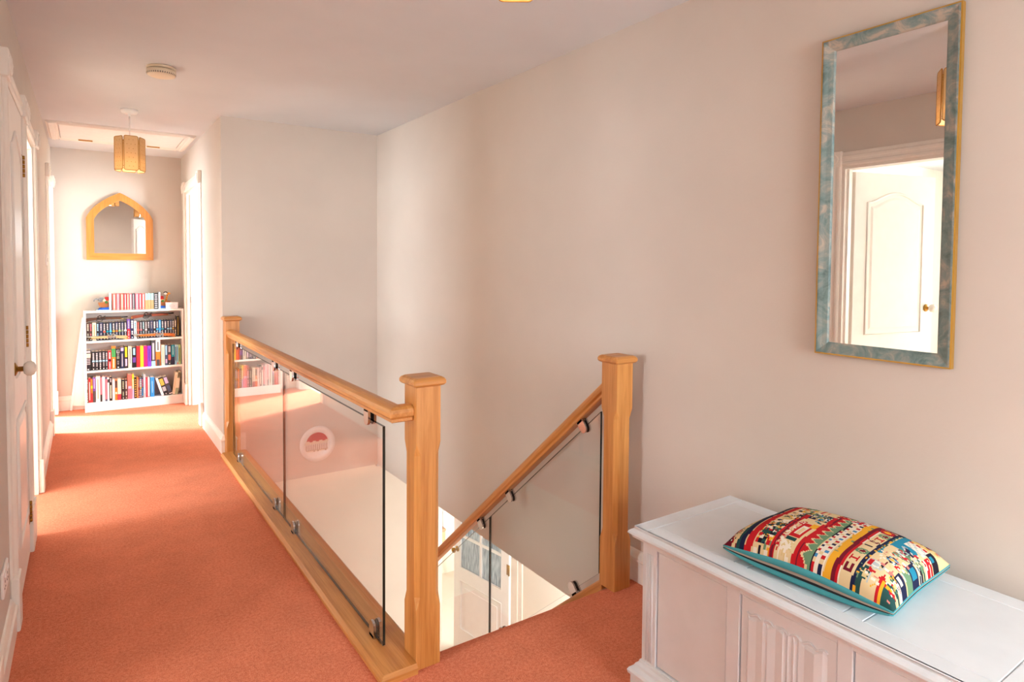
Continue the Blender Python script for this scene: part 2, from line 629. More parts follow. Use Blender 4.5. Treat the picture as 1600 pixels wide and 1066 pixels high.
window_x(1, -3.85, 0.6, 2.0, .8, 2.1)
window_x(2, -3.2, 3.35, 4.55, .8, 2.1)
window_x(3, -2.3, 6.75, 8.05, .8, 2.1)
mb = MB()
for a, b, c, d in ((2.15, 2.2, .8, 2.1), (3.2, 3.25, .8, 2.1), (2.15, 3.25, .8, .85), (2.15, 3.25, 2.05, 2.1)):
    mb.box(a, b, YB + .02, YB + .08, c, d)
tag(mb.build('window_4', M['gloss'], kind='structure'), 'unseen white window frame added in the room right of the passage', 'window')  # unseen window, put here to bring light onto the end wall
window_x(5, XL - .05, -.95, -.15, .9, 2.1)  # unseen window added as an opening for the near fill lamp

# skirting boards
SK = [(0, 0), (.018, 0), (.018, .088), (.022, .094), (.022, .104), (.016, .110), (.011, .122), (.006, .130), (0, .134)]


def skirt(name, path, label, mat=None):
    mb = MB()
    mb.sweep(path, SK)
    return tag(mb.build(name, mat or M['gloss']), label, 'skirting board', kind='structure')


# sweep offsets to the right of travel
skirt('baseboard_left', [(XL, 2.31, 0), (XL, 2.83, 0)], 'white skirting under the wall socket on the left')
skirt('baseboard_left_far', [(XL, 4.63, 0), (XL, 5.90, 0)], 'white skirting between the two far left doorways')
skirt('baseboard_end', [(XL, YE, 0), (XC, YE, 0), (XC, 6.70, 0)], 'white skirting along the end wall behind the bookcase')
skirt('baseboard_passage', [(XC, 5.60, 0), (XC, YB, 0), (XC + .02, YB, 0)], 'white skirting on the passage wall beside the far newel post')
skirt('baseboard_right', [(XR, 1.93, 0), (XR, -1.2, 0)], 'white skirting on the right wall behind newel post and chest')
skirt('baseboard_stairwell', [(.92, YB, -.0), (.96, YB, 0)], 'short white skirting end behind the far newel post')

# architraves: fluted casings with corner and plinth blocks
AR = [(0, 0), (.090, 0), (.090, .014), (.082, .020), (.070, .020), (.062, .015), (.050, .015), (.042, .020), (.030, .020), (.020, .012), (.008, .010), (0, .008)]


def casing(n, plane, axis, s, a0, a1, label, w=.09, zt=DT, z0=0, mat=None):
    """door casing on a wall plane; axis 'x': wall face at x=plane, runs along y; s = outward sign"""
    mat = mat or M['gloss']

    def P(a, out, z):
        return Vector((plane + s * out, a, z)) if axis == 'x' else Vector((a, plane + s * out, z))
    A = P(1, 0, 0) - P(0, 0, 0)
    O = P(0, 1, 0) - P(0, 0, 0)
    Z = Vector((0, 0, 1))
    mb = MB()
    mb.ext(AR, P(a0 - w, 0, z0 + .2), A, O, Z * (zt - z0 - .2))
    mb.ext(AR, P(a1 + w, 0, z0 + .2), -A, O, Z * (zt - z0 - .2))
    mb.ext(AR, P(a0, 0, zt + w), -Z, O, A * (a1 - a0))
    root = mb.build('trim_%d' % n, mat, kind='structure')
    tag(root, label, 'architrave')
    for a in (a0 - w, a1):
        b = MB()
        q = [P(a - .006, 0, zt - .004), P(a + w + .006, .03, zt + w + .008)]
        b.box(q[0].x, q[1].x, q[0].y, q[1].y, q[0].z, q[1].z, 0, .004)
        c = P(a + w / 2, .03, zt + w / 2)
        b.lathe(c, O, [(.036, -.001), (.036, .004), (.026, .007), (.016, .003), (.010, .008), (.001, .010)], 16)
        b.build('corner_block', mat, root)
        b = MB()
        q = [P(a - .005, 0, z0), P(a + w + .005, .028, z0 + .2)]
        b.box(q[0].x, q[1].x, q[0].y, q[1].y, q[0].z, q[1].z, 0, .004)
        b.build('plinth_block', mat, root)
    return root


casing(1, XL, 'x', 1, 1.45, 2.21, 'white moulded door casing seen in the wall mirror')
casing(2, XL, 'x', 1, 2.93, 3.60, 'white moulded casing round the cupboard door at left')
casing(3, XL, 'x', 1, 3.80, 4.50, 'white moulded casing of the lit doorway past the cupboard')
casing(4, XL, 'x', 1, 6.02, 6.75, 'white moulded casing of the far left doorway near the bookcase')
casing(5, XC, 'x', -1, 5.74, 6.58, 'white moulded casing of the doorway on the right of the passage')
casing(6, -1.2, 'y', 1, 1.11, 1.87, 'white door casing on the wall behind the camera')


def lining(n, x0, x1, y0, y1, label):
    """door lining and stop inside an opening of a wall running along y"""
    mb = MB()
    t = .02
    mb.box(x0, x1, y0 - .001, y0 + t, 0, DT); mb.box(x0, x1, y1 - t, y1 + .001, 0, DT)
    mb.box(x0, x1, y0 + t, y1 - t, DT - t, DT + .001)
    xm = (x0 + x1) / 2
    mb.box(xm - .02, xm + .02, y0 + t, y0 + t + .012, 0, DT - t); mb.box(xm - .02, xm + .02, y1 - t - .012, y1 - t, 0, DT - t)
    return tag(mb.build('trim_%d' % n, M['gloss']), label, 'door lining', kind='structure')


lining(11, XL - .1, XL, 1.45, 2.21, 'white door lining of the doorway seen in the wall mirror')
lining(13, XL - .1, XL, 3.76, 4.50, 'white door lining of the lit doorway past the cupboard')
lining(14, XL - .1, XL, 6.02, 6.75, 'white door lining of the far left doorway')
ln = lining(15, XC, XC + .1, 5.74, 6.58, 'white door lining with steel latch plate, right of the passage')
mb = MB()
mb.box(.838, .872, 6.553, 6.5595, .985, 1.04, 0, .001)
mb.box(.848, .862, 6.550, 6.5535, 1.0, 1.025, 1)
mb.build('latch_plate', [M['steel'], M['rubber']], ln)


# ------------------------------------------------------------------ panelled doors
def door_leaf(name, label, hinge, angle, width, height=1.99, knob=True, hinges=(.19, 1.01, 1.79), knob_face=1, hinge_face=1, knob_z=.95, thick=.038):
    """local x from hinge along the leaf, y through thickness, z up"""
    root = bpy.data.objects.new(name, None)
    mb = MB()
    mb.box(0, width, -thick / 2, thick / 2, 0, height, 0, .002)
    root = mb.build(name, M['door'])
    root.location = hinge
    root.rotation_euler = (0, 0, angle)
    tag(root, label, 'door', kind='structure')
    mx = .115
    for face in (1, -1):
        y = face * thick / 2
        for zb, zt, arch in ((.22, .73, 0), (.90, height - .13, 1)):
            xa, xb = mx, width - mx
            pts = [(xa, zb), (xb, zb)]
            if arch:
                zs = zt - .07
                pts.append((xb, zs))
                K = 16
                for k in range(K + 1):
                    t = k / K
                    zz = zs + .07 * (math.sin(PI * min(1, max(0, (t - .05) / .9))) ** 1.3)
                    pts.append((xb + (xa - xb) * t, zz))
                pts = pts[:3] + pts[4:]
            else:
                pts += [(xb, zt), (xa, zt)]
            b = MB()
            b.tube([(p[0], y, p[1]) for p in pts], .009, 6, 0, True)
            b.build('panel_moulding', M['door'], root)
            b = MB()
            cx_, cz_ = (xa + xb) / 2, (zb + zt) / 2
            def ring(ins, yy):
                out = []
                for px, pz in pts:
                    dx, dz = px - cx_, pz - cz_
                    out.append((cx_ + dx * (1 - 2 * ins / (xb - xa)), yy, cz_ + dz * (1 - 2 * ins / (zt - zb))))
                return out
            b.loft([ring(.03, y), ring(.045, y + face * .005)], 0)
            b.build('raised_panel', M['door'], root)
    for hz in hinges:
        b = MB()
        for k in range(5):
            b.cyl((-.004, hinge_face * (thick / 2 + .004), hz - .05 + k * .02 + .001), (-.004, hinge_face * (thick / 2 + .004), hz - .05 + k * .02 + .018), .007, None, 10)
        b.box(0, .028, hinge_face * thick / 2, hinge_face * (thick / 2 + .002), hz - .05, hz + .05)
        b.build('hinge', M['brass'], root)
    if knob:
        for face in (1, -1):
            b = MB()
            b.lathe((width - .06, face * thick / 2, knob_z), (0, face, 0), [(.026, 0), (.026, .004), (.018, .008), (.010, .012), (.010, .030)], 16, 0)
            b.lathe((width - .06, face * thick / 2, knob_z), (0, face, 0), [(.010, .028), (.018, .030), (.027, .040), (.029, .052), (.024, .062), (.012, .068), (.001, .069)], 18, 1)
            b.build('door_knob', [M['brass'], M['china']], root)
    return root


# cupboard door (closed, hinged on its far side), leaf runs from y=3.58 towards -y
door_leaf('door_1', 'white panelled cupboard door with china knob and brass hinges', (XL - .006, 3.58, .01), -PI / 2, .635, 2.015, knob_face=1, hinge_face=1, knob_z=.94)
# door seen in the wall mirror, open into its room
door_leaf('door_2', 'white panelled door standing open, seen in the wall mirror', (XL - .095, 2.186, .01), R(180 + 14), .75, knob_z=1.07, hinge_face=-1)
# door behind the camera, seen in the arched mirror
door_leaf('door_3', 'white panelled door standing open, seen in the arched mirror', (1.10, -1.16, .01), R(114), .74, hinge_face=-1)

# ------------------------------------------------------------------ balustrade: newel posts
def newel(x0, y0, s, label, zb=0., top=.957):
    root = thing('newel_post', label, 'newel post', (x0 + s / 2, y0 + s / 2, zb), 'oak newel posts')
    h = s / 2
    cx_, cy_ = x0 + h, y0 + h

    def oct_(z, c, hh=h):
        c = max(c, .0012)
        return [(cx_ - hh + c, cy_ - hh, z), (cx_ + hh - c, cy_ - hh, z), (cx_ + hh, cy_ - hh + c, z), (cx_ + hh, cy_ + hh - c, z),
                (cx_ + hh - c, cy_ + hh, z), (cx_ - hh + c, cy_ + hh, z), (cx_ - hh, cy_ + hh - c, z), (cx_ - hh, cy_ - hh + c, z)]
    mb = MB()
    mb.loft([oct_(zb, 0), oct_(.205, 0), oct_(.245, .017), oct_(.725, .017), oct_(.765, 0), oct_(top, 0)])
    mb.build('post_shaft', M['oak_z'], root)
    mb = MB()
    mb.loft([oct_(top - .001, .001, .047), oct_(top + .003, .004, .056), oct_(top + .009, .004, .0605), oct_(top + .018, .004, .0605), oct_(top + .025, .005, .057),
             oct_(top + .030, .006, .049)])
    mb.build('post_cap', M['oak_x'], root)
    return root


newel(.907, 1.845, .091, 'oak newel post at the stair head where glass and landing rail end', -.0)
newel(1.824, 1.853, .091, 'oak newel post against the right wall, beside the white chest')
newel(.8176, 4.669, .091, 'oak newel post at the far end, against the passage corner')

# landing handrail
RP = [(-.020, 0), (.020, 0), (.024, .003), (.024, .012), (.031, .020), (.032, .032), (.028, .043), (.018, .051), (.006, .054),
      (-.006, .054), (-.018, .051), (-.028, .043), (-.032, .032), (-.031, .020), (-.024, .012), (-.024, .003)]
mb = MB()
mb.sweep([(.852, 4.669, .843), (.852, 1.892, .843), (.9065, 1.892, .843)], RP)
hr = mb.build('handrail', M['oak_y'], None, (.865, 3.2, 0))
# landing base rail
lbal = thing('glass_balustrade', 'landing balustrade of oak rails and two clear glass panels along the stairwell', 'balustrade', (.865, 3.2, 0))
hr.parent = lbal
hr.location = (0, 0, 0)
BP = [(0, 0), (.168, 0), (.176, .006), (.176, .018), (.164, .032), (.012, .032), (0, .022)]
mb = MB()
mb.ext([(.952 - a, z) for a, z in BP], (0, 1.9365, 0), (1, 0, 0), (0, 0, 1), (0, 2.732, 0))
mb.ext([(.776, .006), (.776, .018), (.788, .032), (.9065, .032), (.9065, 0), (.784, 0)], (0, 1.838, 0), (1, 0, 0), (0, 0, 1), (0, .0985, 0))
br = mb.build('base_rail', M['oak_y'], lbal)
mb = MB()
y0 = 1.838
fr_ = [[(.784, y0, 0), (.9065, y0, 0), (.9065, y0, .032), (.788, y0, .032), (.776, y0, .018), (.776, y0, .006)],
       [(.776, y0 - .010, 0), (.9065, y0 - .010, 0), (.9065, y0 - .010, .020), (.776, y0 - .010, .020), (.776, y0 - .010, .018), (.776, y0 - .010, .006)]]
mb.loft(fr_)
mb.build('mitred_end', M['oak_x'], br)
sbal = thing('glass_balustrade', 'stair balustrade of oak rails and greenish glass sloping down by the right wall', 'balustrade', (1.868, 1.98, -.1))


# glass panes
def pane_y(x, pts_yz, th, mats, name, root):
    mb = MB()
    n = len(pts_yz)
    a = [(x - th / 2, y, z) for y, z in pts_yz]
    b = [(x + th / 2, y, z) for y, z in pts_yz]
    mb.add(a, [tuple(range(n))], 0)
    mb.add(b, [tuple(range(n - 1, -1, -1))], 0)
    for i in range(n):
        j = (i + 1) % n
        mb.add([a[i], a[j], b[j], b[i]], [(0, 1, 2, 3)], 1)
    return mb.build(name, mats, root)


XG = .852
gm = [M['glass'], M['glass_edge']]
pane_y(XG, [(1.985, .034), (3.271, .034), (3.271, .805), (1.985, .805)], .010, gm, 'glass_panel', lbal)
pane_y(XG, [(3.279, .034), (4.60, .034), (4.60, .805), (3.279, .805)], .010, gm, 'glass_panel', lbal)
SL = -.874


def clamp(x, y, z, bal, ang=0, flip=1, gap=.007):
    """D-shaped steel glass clamp; local z points from rail into the glass"""
    K = 1.12
    mb = MB()
    mb.box(-.016, .016, -.019, .019, 0, .010)
    root = mb.build('glass_clamp', M['chrome'])
    root.parent = bal
    root.location = Vector((x, y, z)) - bal.location
    root.rotation_euler = (ang, 0, 0) if flip > 0 else (ang + PI, 0, 0)
    prof = [(-.019, 0), (.019, 0), (.019, .034)]
    for k in range(1, 8):
        t = PI * k / 8
        prof.append((.019 * math.cos(t), .034 + .019 * math.sin(t)))
    prof.append((-.019, .034))
    prof = [(a * K, c * K) for a, c in prof]
    prof2 = [(a * .94, b * .97) for a, b in prof]
    for s in (-1, 1):
        mb = MB()
        mb.ext(prof, (s * gap, 0, 0), (0, 1, 0), (0, 0, 1), (s * .009, 0, 0))
        mb.build('jaw', M['chrome'], root)
        mb = MB()
        mb.ext(prof2, (s * (gap - .0018), 0, 0), (0, 1, 0), (0, 0, 1), (s * .0018, 0, 0))
        mb.build('gasket', M['rubber'], root)
    return root


for y in (2.06, 3.08, 3.44, 4.40):
    clamp(XG, y, .032, lbal)
for y in (2.11, 3.09, 3.44, 4.42):
    clamp(XG, y, .844, lbal, 0, -1)

# stair balustrade running down along the right-hand wall
XS = 1.868
sa = math.atan(SL)


def on_slope(y, z_at, yref=1.98):
    return z_at + (y - yref) * SL


def sloped(name, prof, y0, y1, z0ref):
    """profile (across, vertical) swept along the stair slope with plumb ends; local y runs down the slope"""
    mb = MB()
    z0 = on_slope(y0, z0ref)
    rot = Matrix.Rotation(-sa, 3, 'X')
    r0 = [rot @ Vector((a, 0, b)) for a, b in prof]
    r1 = [rot @ Vector((a, y1 - y0, (y1 - y0) * SL + b)) for a, b in prof]
    mb.loft([r0, r1])
    o = mb.build(name, M['oak_y'])
    o.parent = sbal
    o.location = Vector((XS, y0, z0)) - sbal.location
    o.rotation_euler = (sa, 0, 0)
    return o


kk = 1 / math.cos(sa)
sloped('handrail', [(a, b * kk) for a, b in RP], 1.945, 3.618, .783)
sloped('base_rail', [(-.03, 0), (.03, 0), (.03, .03 * kk), (.022, .038 * kk), (-.022, .038 * kk), (-.03, .03 * kk)], 1.945, 3.618, -.062)
sg = [M['stair_glass'], M['glass_edge']]
for a, b in ((1.99, 2.866), (2.874, 3.60)):
    pane_y(XS, [(a, on_slope(a, .022)), (b, on_slope(b, .022)), (b, on_slope(b, .738)), (a, on_slope(a, .738))], .010, sg, 'glass_panel', sbal)
for y in (2.118, 2.69, 2.974):
    clamp(XS, y, on_slope(y, .783), sbal, sa, -1)
for y in (2.135, 2.71):
    clamp(XS, y, on_slope(y, -.062 + .038 * kk), sbal, sa, 1)
mb = MB()
mb.box(1.825, 1.911, 3.62, 3.71, -1.45, -.45, 0, .002)
mb.loft([[(1.868 + sx * h_, 3.665 + sy * h_, z) for sx, sy in ((-1, -1), (1, -1), (1, 1), (-1, 1))] for h_, z in ((.046, -.4505), (.060, -.442), (.060, -.432), (.048, -.420))])
tag(mb.build('newel_post', M['oak_z'], None, (1.868, 3.665, -1.45)), 'oak newel post at the stair turn, hidden below', 'newel post', 'oak newel posts')

# stair flight (seen only from other positions)
st = thing('staircase', 'red carpeted stair flight descending below the landing', 'staircase', (1.4, 1.93, -.2), kind='structure')
for i in range(7):
    mb = MB()
    z = -.205 * (i + 1)
    mb.box(.955, 1.83, 1.935 + .234 * i, 1.935 + .234 * (i + 1) + .02, z - .2, z, 0, .008)
    mb.build('stair_tread', M['carpet'], st)
mb = MB()
mb.box(.955, 1.9, 3.575, 4.5, -1.64, -1.44, 0, .008)
mb.build('quarter_landing', M['carpet'], st)

# ------------------------------------------------------------------ lower hall
ZF = -2.65
mb = MB()
mb.box(.85, 5.4, 1.0, 7.2, ZF - .1, ZF)
tag(mb.build('floor', flat((216, 200, 184), .5)), 'pale floor of the hall downstairs', 'floor', kind='structure')
hw = M['hall_wall']
mb = MB()
mb.box(.85, .95, 1.9, 5.75, ZF, -.28)
mb.box(.85, 5.3, 1.0, 1.9, ZF, -.285)
mb.box(.85, 3.02, 5.75, 5.85, ZF, -.28)
mb.box(3.36, 3.46, 1.9, 4.76, ZF, -.28)
mb.box(3.36, 3.46, 4.76, 7.1, ZF + 2.0, -.28)
mb.box(3.46, 5.3, 4.3, 4.4, ZF, -.28)
mb.box(3.0, 5.3, 7.0, 7.1, ZF, -.28)
mb.box(3.0, 3.1, 5.85, 7.0, ZF, -.28)
mb.box(5.2, 5.3, 4.4, 4.6, ZF, -.28); mb.box(5.2, 5.3, 5.9, 7.1, ZF, -.28); mb.box(5.2, 5.3, 4.6, 5.9, ZF, ZF + .6); mb.box(5.2, 5.3, 4.6, 5.9, ZF + 2.1, -.28)
tag(mb.build('wall_hall', hw), 'cream walls of the hall downstairs, lit warm', 'wall', kind='structure')
mb = MB()
mb.box(XR + .1, 3.46, 1.9, YB, -.28, -.18); mb.box(.9, 5.3, YB + .1, 7.2, -.30, -.281); mb.box(3.46, 5.3, 1.0, YB + .1, -.30, -.281); mb.box(XR, 3.46, YB - .0, YB + .1, -.30, -.281)
tag(mb.build('ceiling', M['ceiling']), 'white ceiling of the hall downstairs', 'ceiling', kind='structure')
mb = MB()
for i, (a, b, d) in enumerate(((3.0, 3.04, .018), (3.04, 3.075, .012), (3.075, 3.12, .022))):
    mb.box(a, b, 5.75 - d, 5.85, ZF, -.55)
mb.box(3.12, 3.135, 5.76, 5.85, ZF, -.55)
tag(mb.build('trim_20', flat((244, 232, 218), .4)), 'warm lit white casing of the hall doorway downstairs', 'architrave', kind='structure')
mb = MB()
mb.box(3.335, 3.36, 4.66, 4.76, ZF, ZF + 2.05); mb.box(3.345, 3.36, 4.60, 4.66, ZF, ZF + 2.05)
tag(mb.build('trim_21', flat((244, 234, 222), .4)), 'white casing on the hinge side of the glazed hall door', 'architrave', kind='structure')
tag(skirt('baseboard_hall', [(3.36, 4.60, ZF), (3.36, 1.95, ZF)], 'white skirting of the hall downstairs', flat((244, 234, 222), .4)), None)

# glazed hall door, local x from hinge
gd_w, gd_h = .82, 1.98
root = MB()
root.box(0, .10, -.02, .02, 0, gd_h); root.box(gd_w - .10, gd_w, -.02, .02, 0, gd_h)
root.box(.10, gd_w - .10, -.02, .02, 0, .22); root.box(.10, gd_w - .10, -.02, .02, .74, .87); root.box(.10, gd_w - .10, -.02, .02, gd_h - .11, gd_h)
gd = root.build('door_4', flat((246, 242, 238), .4))
gd.location = (3.346, 4.785, ZF + .01)
gd.rotation_euler = (0, 0, R(90 + 9.8))
tag(gd, 'white part-glazed door standing ajar in the hall downstairs', 'door', kind='structure')
mb = MB()
for (za, zt) in ((.22, .74),):
    mb.box(.10, gd_w - .10, -.008, .008, za, zt)
    for s in (-1, 1):
        mb.tube([(.105, s * .016, za + .005), (gd_w - .105, s * .016, za + .005), (gd_w - .105, s * .016, zt - .005), (.105, s * .016, zt - .005)], .011, 6, 0, True)
        mb.box(.17, gd_w - .17, s * .008, s * .016, za + .07, zt - .07)
mb.build('door_panel', flat((246, 242, 238), .4), gd)
gz = [.87, 1.205, 1.54, gd_h - .11]
gxm = gd_w / 2
bars = MB()
bars.box(gxm - .014, gxm + .014, -.017, .017, .87, gd_h - .11)
for z in gz[1:3]:
    bars.box(.10, gd_w - .10, -.016, .016, z - .014, z + .014)
for s in (-1, 1):
    bars.tube([(.104, s * .014, .874), (gd_w - .104, s * .014, .874), (gd_w - .104, s * .014, gd_h - .114), (.104, s * .014, gd_h - .114)], .009, 6, 0, True)
bars.build('glazing_bar', flat((246, 242, 238), .4), gd)
for i in range(3):
    for xa, xb in ((.10, gxm - .014), (gxm + .014, gd_w - .10)):
        mb = MB()
        mb.box(xa, xb, -.003, .003, gz[i] + (.014 if i else 0), gz[i + 1] - (.014 if i < 2 else 0))
        mb.build('door_pane', M['obscure'], gd)
for hz in (.22, 1.10, 1.76):
    mb = MB()
    mb.cyl((-.004, .025, hz - .05), (-.004, .025, hz + .05), .008, None, 10)
    mb.box(-.012, .03, .02, .023, hz - .05, hz + .05)
    mb.build('hinge', M['brass'], gd)
for s in (1, -1):
    mb = MB()
    mb.lathe((gd_w - .055, s * .02, 1.05), (0, s, 0), [(.028, 0), (.028, .004), (.018, .008), (.011, .012), (.011, .032), (.020, .036), (.028, .047), (.026, .060), (.012, .067), (.001, .068)], 18)
    mb.build('door_knob', M['brass'], gd)

# glimpse into the room behind the hall door
t = thing('side_table', 'pale side table behind the ajar hall door downstairs', 'table', (3.62, 6.55, ZF))
mb = MB(); mb.box(3.22, 4.0, 6.25, 6.85, ZF + .70, ZF + .74, 0, .006); mb.build('tabletop', flat((232, 226, 222), .5), t)
for lx in (3.26, 3.96):
    for ly in (6.29, 6.81):
        mb = MB(); mb.cyl((lx, ly, ZF), (lx, ly, ZF + .70), .018, .026, 10); mb.build('leg', flat((190, 176, 170), .5), t)
t = thing('wicker_box', 'small tan box on the side table behind the hall door', 'box', (3.36, 6.4, ZF + .74))
mb = MB(); mb.box(3.24, 3.48, 6.30, 6.50, ZF + .74, ZF + .90, 0, .008); mb.build('box_body', flat((190, 152, 116), .7), t)
mb = MB(); mb.box(3.235, 3.485, 6.295, 6.505, ZF + .90, ZF + .93, 0, .006); mb.build('box_lid', flat((174, 134, 100), .7), t)
t = thing('hanging_coat', 'dark grey coat hanging on the wall behind the hall door', 'coat', (3.62, 6.97, ZF + 1.0))
mb = MB()
mb.loft([[(3.62 + a * k, 6.98 - .06 * b * k, z) for a, b in ((-.16, 0), (-.10, 1), (0, 1.3), (.10, 1), (.16, 0))] for z, k in ((ZF + 1.0, 1.15), (ZF + 1.4, 1.0), (ZF + 1.75, .95), (ZF + 1.9, .35))])
mb.build('coat_body', flat((84, 80, 88), .9), t)
mb = MB(); mb.cyl((3.62, 6.9, ZF + 1.88), (3.62, 7.0, ZF + 1.88), .012, None, 8); mb.build('coat_hook', M['steel'], t)
t = thing('table_lamp', 'pale table lamp behind the ajar hall door', 'lamp', (3.62, 6.6, ZF + .74))
mb = MB(); mb.lathe((3.62, 6.6, ZF + .74), (0, 0, 1), [(.07, 0), (.07, .02), (.03, .05), (.05, .16), (.02, .28), (.012, .36)], 16); mb.build('lamp_base', flat((220, 214, 216), .3), t)
mb = MB(); mb.lathe((3.62, 6.6, ZF + 1.06), (0, 0, 1), [(.14, 0), (.09, .24)], 20); mb.build('lamp_shade', flat((226, 222, 226), .8), t)

# ------------------------------------------------------------------ ceiling fittings
def pendant(x, y, label, rose_r=.052, ztop=2.213, zbot=1.985, rot=0.):
    root = thing('pendant_lamp', label, 'pendant lamp', (x, y, H), 'parchment panel pendants')
    mb = MB()
    mb.lathe((x, y, H), (0, 0, -1), [(rose_r, 0), (rose_r, .012), (rose_r * .86, .024), (.010, .028), (.008, .045)], 24)
    mb.build('ceiling_rose', M['white'], root)
    mb = MB()
    mb.cyl((x, y, H - .03), (x, y, ztop - .05), .0035, None, 8)
    mb.build('cord', M['white'], root)
    mb = MB()
    mb.lathe((x, y, ztop - .05), (0, 0, -1), [(.012, 0), (.020, .008), (.020, .06), (.016, .062)], 16)
    mb.build('lamp_holder', M['white'], root)
    mb = MB()
    mb.ball((x, y, ztop - .15), .030, 14, 0, 1, 1, 1.25)
    mb.build('bulb', M['china'], root)
    ld = bpy.data.lights.new('bulb_glow', 'POINT')
    ld.energy = .65
    ld.shadow_soft_size = .03
    ld.color = (1.0, .9, .76)
    lo = bpy.data.objects.new('bulb_glow', ld)
    col.objects.link(lo)
    lo.location = (x, y, ztop - .195)
    mb = MB()
    for z in (ztop - .03, zbot + .03):
        mb = MB()
        mb.tube([(x + .072 * math.cos(2 * PI * k / 24), y + .072 * math.sin(2 * PI * k / 24), z) for k in range(24)], .0022, 6, 0, True)
        mb.build('wire_ring', M['brass'], root)
    for k in range(3):
        a = 2 * PI * k / 3
        mb = MB()
        mb.cyl((x, y, ztop - .03), (x + .072 * math.cos(a), y + .072 * math.sin(a), ztop - .03), .002, None, 6)
        mb.build('wire_spoke', M['brass'], root)
    n = 6
    ap = .079
    hwid = .042
    for k in range(n):
        a = rot + 2 * PI * k / n
        nrm = Vector((math.cos(a), math.sin(a), 0))
        tan = Vector((-math.sin(a), math.cos(a), 0))
        c = Vector((x, y, 0)) + nrm * ap
        zz0 = zbot + (.004 if k % 2 else 0)
        zz1 = ztop - (.003 if k % 2 else 0)
        r_ = .012
        out = []
        for (sx, sz, a0) in ((1, 0, -90), (1, 1, 0), (-1, 1, 90), (-1, 0, 180)):
            for q in range(5):
                t = R(a0 + 22.5 * q)
                px = sx * (hwid - r_) + r_ * math.cos(t)
                pz = (zz1 - r_ if sz else zz0 + r_) + r_ * math.sin(t)
                out.append((px, pz))
        mb = MB()
        mb.loft([[c + tan * px + nrm * 0 + Vector((0, 0, pz)) for px, pz in out], [c + tan * px + nrm * .003 + Vector((0, 0, pz)) for px, pz in out]])
        p = mb.build('shade_panel', M['parchment'], root)
        mb = MB()
        mb.tube([c + tan * px * .985 + nrm * .0015 + Vector((0, 0, pz)) for px, pz in out], .0026, 5, 0, True)
        mb.build('stitched_edge', M['stitch'], p)
        mb = MB()
        for row in range(7):
            for cc in ((-.024, 0, .024) if row % 2 else (-.012, .012)):
                zc = zz0 + .026 + row * (zz1 - zz0 - .052) / 6
                o_ = c + tan * cc + nrm * .003 + Vector((0, 0, zc))
                mb.add([o_ + tan * dx + Vector((0, 0, dz)) + nrm * .0006 for dx, dz in ((-.002, -.002), (.002, -.002), (.002, .002), (-.002, .002))], [(0, 1, 2, 3)])
        mb.build('pricked_dots', M['stitch'], p, kind='stuff')
    return root


pendant(.268, 4.94, 'pendant lamp of parchment panels hanging in the passage before the arched mirror', rot=R(-88))
pendant(.815, 1.155, 'pendant lamp of parchment panels over the near landing, cut by the frame top', rot=R(-62))

root = thing('smoke_alarm', 'round cream smoke alarm on the ceiling', 'smoke alarm', (.355, 3.78, H))
mb = MB(); mb.lathe((.355, 3.78, H), (0, 0, -1), [(.070, 0), (.070, .010), (.066, .012)], 32); mb.build('mounting_plate', M['plastic'], root)
mb = MB(); mb.lathe((.355, 3.78, H), (0, 0, -1), [(.060, .011), (.060, .015)], 32); mb.build('gap_ring', M['shadowgap'], root)
mb = MB(); mb.lathe((.355, 3.78, H), (0, 0, -1), [(.066, .015), (.071, .018), (.071, .034), (.066, .043), (.050, .048), (.002, .049)], 32); mb.build('alarm_body', M['plastic'], root)
mb = MB()
for k in range(40):
    a = 2 * PI * k / 40
    c = Vector((.355 + .0698 * math.cos(a), 3.78 + .0698 * math.sin(a), H - .0375))
    t = Vector((-math.sin(a), math.cos(a), 0)) * .0022
    n_ = Vector((math.cos(a), math.sin(a), 0))
    mb.add([c - t - n_ * .0015 + Vector((0, 0, -.004)), c + t - n_ * .0015 + Vector((0, 0, -.004)), c + t + n_ * .0015 + Vector((0, 0, .004)), c - t + n_ * .0015 + Vector((0, 0, .004))], [(0, 1, 2, 3)])
o = mb.build('vent_slots', M['shadowgap'], root, kind='stuff')

# loft hatch
HX0, HX1, HY0, HY1 = XL, XC - .02, 5.62, 6.36
mb = MB()
HP = [(0, 0), (.07, 0), (.07, -.010), (.058, -.016), (.046, -.016), (.038, -.022), (.016, -.022), (.006, -.012), (0, -.012)]
for (O, A, Lv) in (((HX0 + .09, HY0, H), (0, 1, 0), (HX1 - HX0 - .18, 0, 0)), ((HX0 + .09, HY1, H), (0, -1, 0), (HX1 - HX0 - .18, 0, 0)),
                   ((HX0 + .02, HY0, H), (1, 0, 0), (0, HY1 - HY0, 0)), ((HX1 - .02, HY0, H), (-1, 0, 0), (0, HY1 - HY0, 0))):
    mb.ext(HP, O, A, (0, 0, 1), Lv)
hatch = tag(mb.build('trim_30', M['gloss'], None, (.28, 6.0, H), 'structure'), 'white moulded frame of the loft hatch in the passage ceiling', 'loft hatch')
mb = MB(); mb.box(HX0 + .096, HX1 - .096, HY0 + .076, HY1 - .076, H - .012, H - .002, 0, .002); mb.build('hatch_panel', M['white'], hatch)
for x in (.02, .52):
    mb = MB(); mb.box(x - .05, x + .05, HY1 - .080, HY1 - .071, H - .016, H - .006, 0, .002); mb.cyl((x - .05, HY1 - .071, H - .018), (x + .05, HY1 - .071, H - .018), .0035, None, 8)
    mb.build('hatch_hinge', M['brass'], hatch)

